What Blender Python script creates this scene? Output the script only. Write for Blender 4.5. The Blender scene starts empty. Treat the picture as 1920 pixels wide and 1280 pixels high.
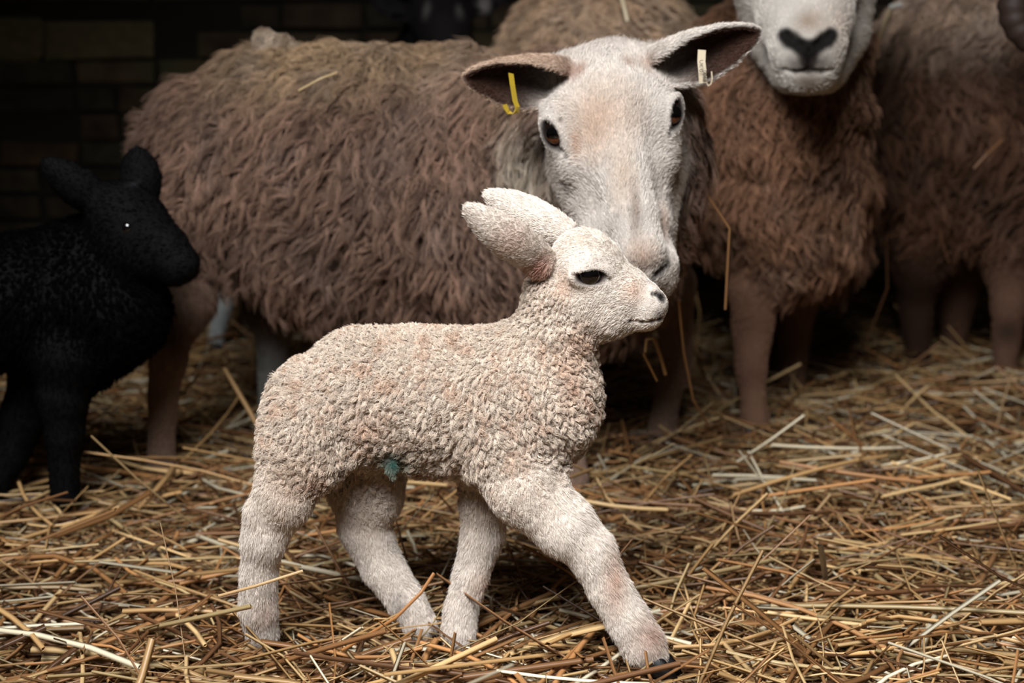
import bpy, math, random, time
import numpy as np
from mathutils import Vector

T0 = time.time()
random.seed(7)
RNG = np.random.default_rng(7)
scene = bpy.context.scene
COL = scene.collection

# ------------------------------------------------------------------ camera
CAM_H, PITCH, FPX = 0.76, math.radians(13.5), 2667.0
cam_data = bpy.data.cameras.new('camera')
cam_data.sensor_width = 36.0
cam_data.lens = FPX * 36.0 / 1920.0
cam_data.clip_start, cam_data.clip_end = 0.05, 60
cam_data.dof.use_dof = True
cam_data.dof.focus_distance = 1.62
cam_data.dof.aperture_fstop = 3.5
cam = bpy.data.objects.new('camera', cam_data)
COL.objects.link(cam)
cam.location = (0, 0, CAM_H)
cam.rotation_euler = (math.pi / 2 - PITCH, 0, 0)
scene.camera = cam

# ------------------------------------------------------------------ light
scene.view_settings.view_transform = 'Standard'
scene.view_settings.look = 'None'
scene.view_settings.gamma = 1.0
scene.view_settings.use_curve_mapping = False
scene.view_settings.exposure = 0.0
world = bpy.data.worlds.new('barn_gloom')
scene.world = world
scene.cycles.max_bounces = 4
scene.cycles.diffuse_bounces = 2
scene.cycles.glossy_bounces = 2
scene.cycles.transmission_bounces = 3
world.use_nodes = True
world.node_tree.nodes['Background'].inputs[0].default_value = (0.80, 0.72, 0.62, 1)
world.node_tree.nodes['Background'].inputs[1].default_value = 0.022


def area_light(name, loc, aim, sx, sy, power, color, spread=180):
    l = bpy.data.lights.new(name, 'AREA')
    l.shape = 'RECTANGLE'
    l.size, l.size_y = sx, sy
    l.energy, l.color = power, color
    l.spread = math.radians(spread)
    o = bpy.data.objects.new(name, l)
    COL.objects.link(o)
    o.location = loc
    d = Vector(aim) - Vector(loc)
    o.rotation_euler = d.to_track_quat('-Z', 'Y').to_euler()
    return o


# daylight from the barn's open doorway, behind and above the photographer
area_light('doorway_daylight', (-0.42, 0.10, 2.2), (0.34, 1.42, 0.2), 1.3, 1.0, 38, (0.94, 0.97, 1.0), 92)


# ------------------------------------------------------------------ helpers
def lin(r, g, b):
    f = lambda c: (c / 255.0 / 12.92) if c / 255.0 <= 0.04045 else ((c / 255.0 + 0.055) / 1.055) ** 2.4
    return np.array([f(r), f(g), f(b)])


CP, SP = math.cos(PITCH), math.sin(PITCH)


def W(px, py, Y):
    """world point seen at photo position (px, py) that lies Y metres into the barn"""
    dx, dy = (px - 960) / FPX, (640 - py) / FPX
    d = np.array([dx, CP + SP * dy, -SP + CP * dy])
    t = Y / d[1]
    return np.array([d[0] * t, Y, CAM_H + d[2] * t])


def RM(rpx, py, Y):
    """photo size to metres at that depth"""
    dy = (640 - py) / FPX
    return rpx * (Y / (CP + SP * dy)) / FPX


def unit(v):
    v = np.asarray(v, float)
    return v / (np.linalg.norm(v, axis=-1, keepdims=True) + 1e-12)


def hash01(ix, iy, iz, seed=0):
    with np.errstate(over='ignore'):
        h = (ix.astype(np.int64) * 374761393 + iy.astype(np.int64) * 668265263 + iz.astype(np.int64) * 2147483647 + seed * 1274126177) & 0xFFFFFFFF
        h = ((h ^ (h >> 13)) * 1274126177) & 0xFFFFFFFF
        h = ((h ^ (h >> 16)) * 2246822519) & 0xFFFFFFFF
        h = h ^ (h >> 15)
    return (h & 0xFFFFFF) / float(0x1000000)


def vnoise(p, freq, seed=0):
    """value noise in 0..1; freq scalar or xyz"""
    q = p * np.asarray(freq, float)
    i = np.floor(q).astype(np.int64)
    f = q - i
    f = f * f * (3 - 2 * f)
    out = 0
    for a in (0, 1):
        for b in (0, 1):
            for c in (0, 1):
                w = (f[:, 0] if a else 1 - f[:, 0]) * (f[:, 1] if b else 1 - f[:, 1]) * (f[:, 2] if c else 1 - f[:, 2])
                out = out + w * hash01(i[:, 0] + a, i[:, 1] + b, i[:, 2] + c, seed)
    return out


def cell_point(p, s, seed=0):
    """nearest jittered feature point: its position and a random id 0..1 (two of them)"""
    q = p / s
    i = np.floor(q).astype(np.int64)
    best = np.full(len(p), 1e9)
    cen = np.zeros_like(p)
    rid = np.zeros(len(p))
    rid2 = np.zeros(len(p))
    for a in (-1, 0, 1):
        for b in (-1, 0, 1):
            for c in (-1, 0, 1):
                x, y, z = i[:, 0] + a, i[:, 1] + b, i[:, 2] + c
                f = np.stack([x + hash01(x, y, z, seed + 1), y + hash01(x, y, z, seed + 2), z + hash01(x, y, z, seed + 3)], 1)
                d = ((f - q) ** 2).sum(1)
                m = d < best
                best[m] = d[m]
                cen[m] = f[m] * s
                rid[m] = hash01(x, y, z, seed + 4)[m]
                rid2[m] = hash01(x, y, z, seed + 5)[m]
    return cen, rid, rid2


def sset(o, label=None, cat=None, group=None, kind=None):
    if label: o['label'] = label
    if cat: o['category'] = cat
    if group: o['group'] = group
    if kind: o['kind'] = kind
    return o


def empty(name, loc):
    o = bpy.data.objects.new(name, None)
    o.empty_display_size = 0.05
    COL.objects.link(o)
    o.location = loc
    return o


def mesh_obj(name, verts, faces, mat, parent=None, smooth=True, vcol=None):
    """one mesh object; faces: an (n,3)/(n,4) array or a list; verts in world space, stored relative to the parent"""
    base = np.array(parent.location) if parent is not None else np.zeros(3)
    if parent is not None and parent.parent is not None:
        base = base + np.array(parent.parent.location)
    me = bpy.data.meshes.new(name)
    v = np.asarray(verts, float) - base
    if isinstance(faces, np.ndarray):
        n, k = faces.shape
        me.vertices.add(len(v)); me.loops.add(n * k); me.polygons.add(n)
        me.vertices.foreach_set('co', v.astype(np.float32).ravel())
        me.loops.foreach_set('vertex_index', faces.astype(np.int32).ravel())
        me.polygons.foreach_set('loop_start', np.arange(0, n * k, k, dtype=np.int32))
        me.update(calc_edges=True)
    else:
        me.from_pydata([tuple(x) for x in v], [], faces)
    if smooth:
        me.polygons.foreach_set('use_smooth', np.ones(len(me.polygons), bool))
    if vcol is not None:
        a = me.attributes.new('col', 'FLOAT_COLOR', 'POINT')
        c = np.ones((len(v), 4), np.float32)
        c[:, :3] = vcol
        a.data.foreach_set('color', c.ravel())
    me.materials.append(mat)
    o = bpy.data.objects.new(name, me)
    COL.objects.link(o)
    if parent is not None:
        o.parent = parent
    return o


# ------------------------------------------------------------------ materials
def new_mat(name):
    m = bpy.data.materials.new(name)
    m.use_nodes = True
    nt = m.node_tree
    return m, nt, nt.nodes['Principled BSDF']


def attr_mat(name, rough=0.8, spec=0.2, bump=0.0, bscale=600, trans=0.0, coat=0.0):
    m, nt, b = new_mat(name)
    a = nt.nodes.new('ShaderNodeAttribute')
    a.attribute_name = 'col'
    nt.links.new(a.outputs['Color'], b.inputs['Base Color'])
    b.inputs['Roughness'].default_value = rough
    b.inputs['Specular IOR Level'].default_value = spec
    b.inputs['Coat Weight'].default_value = coat
    b.inputs['Coat Roughness'].default_value = 0.02
    if bump:
        n = nt.nodes.new('ShaderNodeTexNoise'); n.inputs['Scale'].default_value = bscale
        n.inputs['Detail'].default_value = 2
        bp = nt.nodes.new('ShaderNodeBump'); bp.inputs['Strength'].default_value = bump; bp.inputs['Distance'].default_value = 0.002
        nt.links.new(n.outputs['Fac'], bp.inputs['Height'])
        nt.links.new(bp.outputs['Normal'], b.inputs['Normal'])
    if trans:
        t = nt.nodes.new('ShaderNodeBsdfTranslucent')
        mx = nt.nodes.new('ShaderNodeMixShader'); mx.inputs[0].default_value = trans
        nt.links.new(a.outputs['Color'], t.inputs['Color'])
        nt.links.new(b.outputs[0], mx.inputs[1]); nt.links.new(t.outputs[0], mx.inputs[2])
        nt.links.new(mx.outputs[0], nt.nodes['Material Output'].inputs['Surface'])
    return m


def plain_mat(name, rgb, rough=0.6, spec=0.4, noise=None):
    m, nt, b = new_mat(name)
    b.inputs['Roughness'].default_value = rough
    b.inputs['Specular IOR Level'].default_value = spec
    c = lin(*rgb)
    n = nt.nodes.new('ShaderNodeTexNoise'); n.inputs['Scale'].default_value = noise or 60
    n.inputs['Detail'].default_value = 5
    r = nt.nodes.new('ShaderNodeValToRGB')
    r.color_ramp.elements[0].position, r.color_ramp.elements[1].position = 0.3, 0.7
    r.color_ramp.elements[0].color = (*(c * 0.72), 1)
    r.color_ramp.elements[1].color = (*np.minimum(c * 1.2, 1), 1)
    nt.links.new(n.outputs['Fac'], r.inputs[0]); nt.links.new(r.outputs[0], b.inputs['Base Color'])
    return m


M_SKIN = attr_mat('hide', 0.8, 0.15, 0.25, 900)
M_HAIR = attr_mat('hair', 0.65, 0.15)
M_BLACK = attr_mat('black_hair', 0.8, 0.02)
M_EYE = attr_mat('eye_gloss', 0.12, 0.5, coat=1.0)
M_STRAW = attr_mat('straw', 0.36, 0.5)
M_HOOF = plain_mat('hoof_horn', (52, 44, 38), 0.5, 0.4, 120)
M_HOOF_BLACK = plain_mat('black_hoof_horn', (14, 12, 12), 0.5, 0.3, 120)


# ------------------------------------------------------------------ implicit surfaces (every animal body is one continuous surface)
class Prim:
    pass


class Animal:
    def __init__(self):
        self.prims, self.paints, self.holes, self.trims, self.eyes = [], [], [], [], []

    def _mk(self, kind, col, L, wool, flow, k, op, stiff=1.0):
        q = Prim()
        q.kind, q.col, q.L, q.wool, q.k, q.op, q.stiff = kind, np.array(col), L, wool, k, op, stiff
        q.flow = None if flow is None else unit(flow)
        self.prims.append(q)
        return q

    def cone(self, a, b, ra, rb, col, L=0.008, wool=0, flow=None, k=0.02, op='add', flat=None):
        q = self._mk('cone', col, L, wool, flow, k, op)
        q.a, q.b, q.ra, q.rb, q.flat = np.array(a), np.array(b), ra, rb, flat
        if flow is None:
            q.flow = unit(q.b - q.a) if np.linalg.norm(q.b - q.a) > 1e-6 else np.array([0, 0, -1.0])
        return q

    def chain(self, pts, Ydef=None, **kw):
        """pts: (px, py, r_px, Y) joints of a limb"""
        k, L, wl = kw.get('k', .02), kw.get('L', .008), kw.get('wool', 0)
        sh = k * 0.04 + L * (0.36 if wl > .5 else 0.2)          # room for the hair
        P = [(W(x, y, Y), max(RM(r, y, Y) - sh, RM(r, y, Y) * .55)) for x, y, r, Y in pts]
        kw = dict(kw)
        flow, flat = kw.pop('flow', None), kw.pop('flat', None)
        q = self._mk('poly', kw['col'], L, wl, flow, k, 'add')
        q.segs = [(a, b, ra, rb) for (a, ra), (b, rb) in zip(P[:-1], P[1:])]
        q.flat = flat
        if flow is None:
            q.flow = unit(P[-1][0] - P[0][0])
        return q

    def ball(self, x, y, r, Y, col, flat=None, **kw):
        c = W(x, y, Y)
        kw.setdefault('flow', (0, 0, -1))
        rr = RM(r, y, Y) - kw.get('k', .02) * .08 - kw.get('L', .008) * .22
        q = self.cone(c, c + np.array([1e-4, 0, 0]), rr, rr, col, flat=flat, **kw)
        return q

    def ell(self, c, radii, ax, up, col, L=0.008, wool=0, flow=(0, 0, -1), k=0.02, op='add'):
        """ellipsoid; radii along ax, along up, along their cross product"""
        q = self._mk('ell', col, L, wool, flow, k, op)
        ax = unit(ax); up = unit(np.asarray(up, float) - ax * np.dot(up, ax))
        q.R = np.stack([ax, up, np.cross(ax, up)])
        q.c, q.r = np.array(c, float), np.array(radii, float)
        return q

    def ear(self, base, tip, opendir, width, th0, th1, rad, col, col_in, L=0.007, k=0.006, tipw=0.25, bulge=0.0):
        """a cupped ear: a sheet rolled into a funnel at its base and opening toward the tip"""
        q = self._mk('sheet', col, L, 0, np.array(tip) - np.array(base), k, 'add')
        base, tip = np.array(base, float), np.array(tip, float)
        ax = unit(tip - base)
        o = np.array(opendir, float); o = unit(o - ax * np.dot(o, ax))
        bi = np.cross(ax, o)
        n = max(10, int(np.linalg.norm(tip - base) / (rad * 0.8)))
        pts, outs = [], []
        for iu in range(n + 1):
            u = iu / n
            w = width * max(0.04, np.interp(u, (0, .2, .45, .7, .88, .96, 1), (.66, .9, 1, .84, .52, .30, .10)))
            th = th0 + (th1 - th0) * min(1, u * 1.15)
            r = w / math.sin(min(th, math.pi / 2))
            cen = base + (tip - base) * u + o * r * 0.55 * math.cos(min(th, math.pi / 2)) * 0 - o * bulge * math.sin(u * math.pi)
            m = max(5, int(2 * th * r / (rad * 0.8)))
            for iv in range(m + 1):
                a = th * (2 * iv / m - 1)
                d = bi * math.sin(a) - o * math.cos(a)
                pts.append(cen + d * r + o * r)
                outs.append(d)
        q.pts, q.outs, q.rad, q.col_in = np.array(pts), np.array(outs), rad, np.array(col_in)
        q.lo, q.hi = q.pts.min(0) - 0.03, q.pts.max(0) + 0.03
        return q

    def carve(self, pts, k=0.003):
        """pts: list of (world point, radius): a groove"""
        for (a, ra), (b, rb) in zip(pts[:-1], pts[1:]):
            self.cone(a, b, ra, rb, (0, 0, 0), k=k, op='sub')

    def hit(self, px, py, Y=None, step=0.002):
        """where the line of sight through a photo position first meets the body; and the outward normal there"""
        lo, hi = self.bounds()
        ys = np.arange(lo[1], hi[1], step)
        o = W(px, py, 1.0); o2 = W(px, py, 2.0)
        P = o[None] + (o2 - o)[None] * (ys - 1.0)[:, None]
        d = self.field(P)
        k = np.flatnonzero(d < 0)
        if len(k) == 0:
            return (W(px, py, Y), np.array([0, -1.0, 0])) if Y else (None, None)
        p = P[k[0]]
        e = 0.003
        q = np.concatenate([p + e * np.eye(3), p - e * np.eye(3)])
        f = self.field(q)
        return p, unit(f[:3] - f[3:])

    def paint(self, x, y, r, Y, col, amt=1.0, hard=0.5, stretch=(1, 1, 1)):
        c, _ = self.hit(x, y, Y)
        if abs(c[1] - Y) > 0.2:
            c = W(x, y, Y)
        self.paints.append((c, np.diag(1 / (RM(r, y, c[1]) * np.array(stretch, float))), np.array(col), amt, hard))

    def groove(self, pts, depth=0.5, k=.003, dark=None, wide=1.5):
        """a crease along photo positions (px, py, r_px) on the surface already built"""
        out = []
        for x, y, r in pts:
            p, n = self.hit(x, y)
            if p is None:
                continue
            rr = RM(r, y, p[1])
            out.append((p + n * rr * (1 - 2 * depth), rr))
        self._late = getattr(self, '_late', []) + [(out, k)]
        if dark is not None:
            for p, rr in out:
                self.paints.append((p, np.eye(3) / (rr * wide * 1.6), np.array(dark), .9, .3))

    def flush(self):
        for o, k in getattr(self, '_late', []):
            self.carve(o, k)
        self._late = []

    def eye(self, px, py, along, across, ang, col_rim, rim=0.0035, kind='ewe', ball=1.1, rimcol=None, fallback=None):
        """an eye opening with lids on the surface already built; ang: direction of the opening's long axis in the photo"""
        p, n = self.hit(px, py, fallback)
        t = W(px + 10 * math.cos(ang), py + 10 * math.sin(ang), p[1]) - W(px, py, p[1])
        t = unit(t - n * np.dot(t, n)); u = np.cross(n, t)
        ra, rc = RM(along, py, p[1]), RM(across, py, p[1])
        R = np.stack([t, u, n])
        self.ell(p - n * 0.004, (ra * 1.45, rc * 1.6, rim + 0.004), t, u, col_rim, L=0.003, k=.006, flow=t)
        self.eyes.append((p, n, t, u, ra, rc, ball, kind))
        self.paints.append((p, np.diag([1 / (ra * 1.3), 1 / (rc * 1.5), 1 / .02]) @ R, np.array(rimcol if rimcol is not None else lin(40, 28, 24)), 1.0, .62))
        self.holes.append((p, np.diag([1 / (ra * 1.08), 1 / (rc * 1.1), 1 / .02]) @ R))
        self.trims.append((p, np.eye(3) / (ra * 2.4), .45))

    def cut_eyes(self):
        for p, n, t, u, ra, rc, ball, kind in self.eyes:
            self.ell(p + n * .003, (ra, rc, .012), t, u, (0, 0, 0), k=.0025, op='sub')

    def put_eyes(self, root, shift=0.0):
        for p, n, t, u, ra, rc, ball, kind in self.eyes:
            Rb = ra * ball
            look = unit(n + np.array([0, -.35, 0]))
            eyeball(root, p - n * (Rb - 0.0018), Rb, look, (0, 0, 1), kind)

    # --- evaluation
    @staticmethod
    def dist(q, p):
        if q.kind == 'cone':
            pa = p - q.a
            ab = q.b - q.a
            t = np.clip(pa @ ab / max(ab @ ab, 1e-12), 0, 1)
            v = pa - t[:, None] * ab
            if q.flat is not None:
                n, f = q.flat
                v = v + (v @ n)[:, None] * n * (1 / f - 1)
                return (np.sqrt((v * v).sum(1)) - (q.ra + t * (q.rb - q.ra))) * min(1, f)
            return np.sqrt((v * v).sum(1)) - (q.ra + t * (q.rb - q.ra))
        if q.kind == 'poly':
            d = None
            for a, b, ra, rb in q.segs:
                ab = b - a
                pa = p - a
                t = np.clip(pa @ ab / max(ab @ ab, 1e-12), 0, 1)
                v = pa - t[:, None] * ab
                if q.flat is not None:
                    n, f = q.flat
                    v = v + (v @ n)[:, None] * n * (1 / f - 1)
                di = np.sqrt((v * v).sum(1)) - (ra + (t * t * (3 - 2 * t)) * (rb - ra))
                if q.flat is not None:
                    di = di * min(1, q.flat[1])
                if d is None:
                    d = di
                else:
                    h = np.maximum(.008 - np.abs(d - di), 0) / .008
                    d = np.minimum(d, di) - h * h * .001
            return d
        if q.kind == 'ell':
            v = (p - q.c) @ q.R.T
            k0 = np.sqrt(((v / q.r) ** 2).sum(1))
            k1 = np.sqrt(((v / q.r ** 2) ** 2).sum(1)) + 1e-9
            return k0 * (k0 - 1) / k1
        if q.kind == 'sheet':
            out = np.maximum(np.maximum(q.lo - p, p - q.hi), 0)
            d = np.sqrt((out * out).sum(1)) + 0.03
            m = (out.max(1) <= 0)
            if m.any():
                pm = p[m]
                res = np.empty(len(pm))
                for i in range(0, len(pm), 4000):
                    c = pm[i:i + 4000]
                    res[i:i + 4000] = np.sqrt(np.maximum((c * c).sum(1)[:, None] + (q.pts * q.pts).sum(1)[None] - 2 * c @ q.pts.T, 0).min(1))
                d[m] = res - q.rad
            return d

    def field(self, p, prims=None):
        d = None
        for q in (prims if prims is not None else self.prims):
            di = self.dist(q, p)
            if d is None:
                d = di
            elif q.op == 'add':
                h = np.maximum(q.k - np.abs(d - di), 0) / q.k
                d = np.minimum(d, di) - h * h * q.k * 0.25
            else:
                h = np.maximum(q.k - np.abs(d + di), 0) / q.k
                d = np.maximum(d, -di) + h * h * q.k * 0.25
        return d

    def bounds(self):
        lo, hi = np.full(3, 1e9), np.full(3, -1e9)
        for q in self.prims:
            if q.op != 'add':
                continue
            if q.kind == 'cone':
                r = max(q.ra, q.rb) * (max(1, q.flat[1]) if q.flat else 1)
                pts = np.array([q.a - r, q.a + r, q.b - r, q.b + r])
            elif q.kind == 'poly':
                pts = np.array([x for a, b, ra, rb in q.segs for x in (a - ra, a + ra, b - rb, b + rb)])
            elif q.kind == 'ell':
                pts = np.array([q.c - q.r.max(), q.c + q.r.max()])
            else:
                pts = np.array([q.lo, q.hi])
            lo, hi = np.minimum(lo, pts.min(0)), np.maximum(hi, pts.max(0))
        return lo - 0.02, hi + 0.02

    def surface(self, h, fine=None, disp=None):
        """surface nets on a rectilinear grid, evaluated only in a narrow band; fine: (lo, hi, h) box with a finer grid"""
        lo, hi = self.bounds()
        axes = []
        for a in range(3):
            c, x = [], lo[a]
            while x < hi[a]:
                c.append(x)
                x += fine[2] if fine and fine[0][a] < x < fine[1][a] else h
            while len(c) % 4:
                c.append(c[-1] + h)
            axes.append(np.array(c))
        n = [len(a) for a in axes]
        nb = [k // 4 for k in n]
        ca = [a.reshape(-1, 4).mean(1) for a in axes]
        ext = [np.append(np.diff(a)[::4], h)[:k] * 4 + 1e-9 for a, k in zip(axes, nb)]
        G = np.stack(np.meshgrid(*ca, indexing='ij'), -1).reshape(-1, 3)
        cd = self.field(G).reshape(nb)
        diag = np.sqrt(ext[0][:, None, None] ** 2 + ext[1][None, :, None] ** 2 + ext[2][None, None] ** 2)
        flag = np.abs(cd) < diag * 0.75 + 0.006
        D = np.repeat(np.repeat(np.repeat(cd, 4, 0), 4, 1), 4, 2).astype(np.float64)
        bi = np.argwhere(flag)
        off = np.stack(np.meshgrid(range(4), range(4), range(4), indexing='ij'), -1).reshape(-1, 3)
        # blocks are taken by the handful, each with only the shapes that reach it
        key = (bi[:, 0] // 4) * 1000000 + (bi[:, 1] // 4) * 1000 + bi[:, 2] // 4
        order = np.argsort(key, kind='stable')
        bi, key = bi[order], key[order]
        cuts = np.flatnonzero(np.diff(key)) + 1
        groups = np.split(bi, cuts)
        cens, rads = [], []
        for b in groups:
            l = np.array([axes[a][b[:, a].min() * 4] for a in range(3)]); u = np.array([axes[a][b[:, a].max() * 4 + 3] for a in range(3)])
            cens.append((l + u) / 2); rads.append(np.linalg.norm(u - l) / 2)
        cens, rads = np.array(cens), np.array(rads)
        reach = np.stack([self.dist(q, cens) < (rads + 0.02 + q.k) / (min(1, q.flat[1]) if getattr(q, 'flat', None) else 1) * (1.6 if q.kind == 'ell' else 1) for q in self.prims], 1)
        for gi, b in enumerate(groups):
            idx = (b[:, None] * 4 + off[None]).reshape(-1, 3)
            P = np.stack([axes[a][idx[:, a]] for a in range(3)], 1)
            pr = [q for q, r in zip(self.prims, reach[gi]) if r]
            while pr and pr[0].op == 'sub':
                pr = pr[1:]
            if not pr:
                continue
            v = self.field(P, pr)
            if disp is not None:
                v = v - disp(P)
            D[idx[:, 0], idx[:, 1], idx[:, 2]] = v
        # cells
        S = D < 0
        c8 = [S[i:n[0] - 1 + i, j:n[1] - 1 + j, k:n[2] - 1 + k] for i in (0, 1) for j in (0, 1) for k in (0, 1)]
        cnt = sum(c.astype(np.int8) for c in c8)
        act = np.argwhere((cnt > 0) & (cnt < 8))
        vid = np.full([k - 1 for k in n], -1, np.int64)
        vid[act[:, 0], act[:, 1], act[:, 2]] = np.arange(len(act))
        acc, num = np.zeros((len(act), 3)), np.zeros(len(act))
        cor = [(i, j, k) for i in (0, 1) for j in (0, 1) for k in (0, 1)]
        for e0 in cor:
            for a in range(3):
                if e0[a]:
                    continue
                e1 = list(e0); e1[a] = 1
                i0, i1 = act + np.array(e0), act + np.array(e1)
                d0 = D[i0[:, 0], i0[:, 1], i0[:, 2]]; d1 = D[i1[:, 0], i1[:, 1], i1[:, 2]]
                m = (d0 < 0) != (d1 < 0)
                t = d0[m] / (d0[m] - d1[m])
                p0 = np.stack([axes[b][i0[m, b]] for b in range(3)], 1)
                p1 = np.stack([axes[b][i1[m, b]] for b in range(3)], 1)
                acc[m] += p0 + (p1 - p0) * t[:, None]
                num[m] += 1
        V = acc / num[:, None]
        F = []
        for a in range(3):
            b, c = (a + 1) % 3, (a + 2) % 3
            sl0 = [slice(None)] * 3; sl1 = [slice(None)] * 3
            sl0[a], sl1[a] = slice(0, -1), slice(1, None)
            s0, s1 = S[tuple(sl0)], S[tuple(sl1)]
            ch = np.argwhere(s0 != s1)
            ch = ch[(ch[:, b] > 0) & (ch[:, c] > 0) & (ch[:, b] < n[b] - 1) & (ch[:, c] < n[c] - 1)]
            inside0 = S[ch[:, 0], ch[:, 1], ch[:, 2]]
            eb = np.eye(3, dtype=int)[b]; ec = np.eye(3, dtype=int)[c]
            q = [ch - eb - ec, ch - ec, ch, ch - eb]
            ids = np.stack([vid[x[:, 0], x[:, 1], x[:, 2]] for x in q], 1)
            ids[~inside0] = ids[~inside0][:, ::-1]
            F.append(ids)
        F = np.concatenate(F)
        F = F[(F >= 0).all(1)]
        return V, F

    def attributes(self, V, N):
        ws, cols, Ls, wools = 0, 0, 0, 0
        flows = np.zeros_like(V)
        for q in self.prims:
            if q.op != 'add':
                continue
            d = self.dist(q, V)
            w = np.exp(-np.clip(d, -0.01, 1) / (q.k * 0.4))
            c = np.broadcast_to(q.col, V.shape)
            if q.kind == 'sheet':
                near = d < 0.012
                c = np.array(c)
                if near.any():
                    vm = V[near]
                    best = np.empty(len(vm), int)
                    for i in range(0, len(vm), 4000):
                        x = vm[i:i + 4000]
                        best[i:i + 4000] = ((x * x).sum(1)[:, None] + (q.pts * q.pts).sum(1)[None] - 2 * x @ q.pts.T).argmin(1)
                    s = (N[near] * q.outs[best]).sum(1)
                    mix = np.clip((-s + 0.1) / 0.5, 0, 1)[:, None]
                    c[near] = q.col * (1 - mix) + q.col_in * mix
                w = w * np.exp(-np.clip(d, 0, 1) / 0.002)
            ws = ws + w
            cols = cols + w[:, None] * c
            Ls = Ls + w * q.L
            wools = wools + w * q.wool
            flows += w[:, None] * q.flow
        ws = np.maximum(ws, 1e-30)
        cols = cols / ws[:, None]
        Lm = Ls / ws
        for c, M, f in self.trims:
            d = np.sqrt((((V - c) @ M.T) ** 2).sum(1))
            Lm = Lm * (1 - (1 - f) * np.clip((1 - d) * 2.5, 0, 1))
        for c, M, col, amt, hard in self.paints:
            d = np.sqrt((((V - c) @ M.T) ** 2).sum(1))
            m = amt * np.clip((1 - d) / max(1 - hard, 1e-3), 0, 1)
            m = (m * m * (3 - 2 * m) if amt >= 1 else m)[:, None]
            cols = cols * (1 - m) + col * m
        return cols, Lm, wools / ws, unit(flows)


def face_data(V, F):
    """triangles, vertex normals"""
    T = np.concatenate([F[:, [0, 1, 2]], F[:, [0, 2, 3]]])
    fn = np.cross(V[T[:, 1]] - V[T[:, 0]], V[T[:, 2]] - V[T[:, 0]])
    N = np.zeros_like(V)
    for i in range(3):
        for a in range(3):
            N[:, a] += np.bincount(T[:, i], fn[:, a], len(V))
    return T, unit(N), np.linalg.norm(fn, axis=1) / 2


def curves_obj(name, P, rad, col, parent, mat=None):
    """hair: P (n, k, 3) world points, rad (n, k), col (n, 3)"""
    n, k = P.shape[:2]
    base = np.array(parent.location)
    c = bpy.data.hair_curves.new(name)
    c.add_curves([k] * n)
    c.attributes['position'].data.foreach_set('vector', (P - base).astype(np.float32).ravel())
    a = c.attributes.get('radius') or c.attributes.new('radius', 'FLOAT', 'POINT')
    a.data.foreach_set('value', rad.astype(np.float32).ravel())
    a = c.attributes.new('col', 'FLOAT_COLOR', 'CURVE')
    cc = np.ones((n, 4), np.float32); cc[:, :3] = np.clip(col, 0, 1)
    a.data.foreach_set('color', cc.ravel())
    c.materials.append(mat or M_HAIR)
    o = bpy.data.objects.new(name, c)
    COL.objects.link(o)
    o.parent = parent
    return o


CAMP = np.array([0, 0, CAM_H])


def sample_roots(T, V, N, A, weight, n, rng):
    """roots spread by area x weight; thinner on the side turned away from the barn's open side"""
    cen = V[T].mean(1)
    fn = unit(N[T].mean(1))
    face = (fn * unit(CAMP - cen)).sum(1)
    w = A * weight[T].mean(1) * np.where(face > -0.35, 1.0, 0.22)
    cum = np.cumsum(w)
    if cum[-1] <= 0:
        return None
    t = np.searchsorted(cum, rng.random(n) * cum[-1]).clip(0, len(T) - 1)
    r1, r2 = np.sqrt(rng.random(n)), rng.random(n)
    bw = np.stack([1 - r1, r1 * (1 - r2), r1 * r2], 1)
    return T[t], bw


def interp(attr, tv, bw):
    a = attr[tv]
    return (a * (bw[..., None] if a.ndim == 3 else bw)).sum(1)


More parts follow.
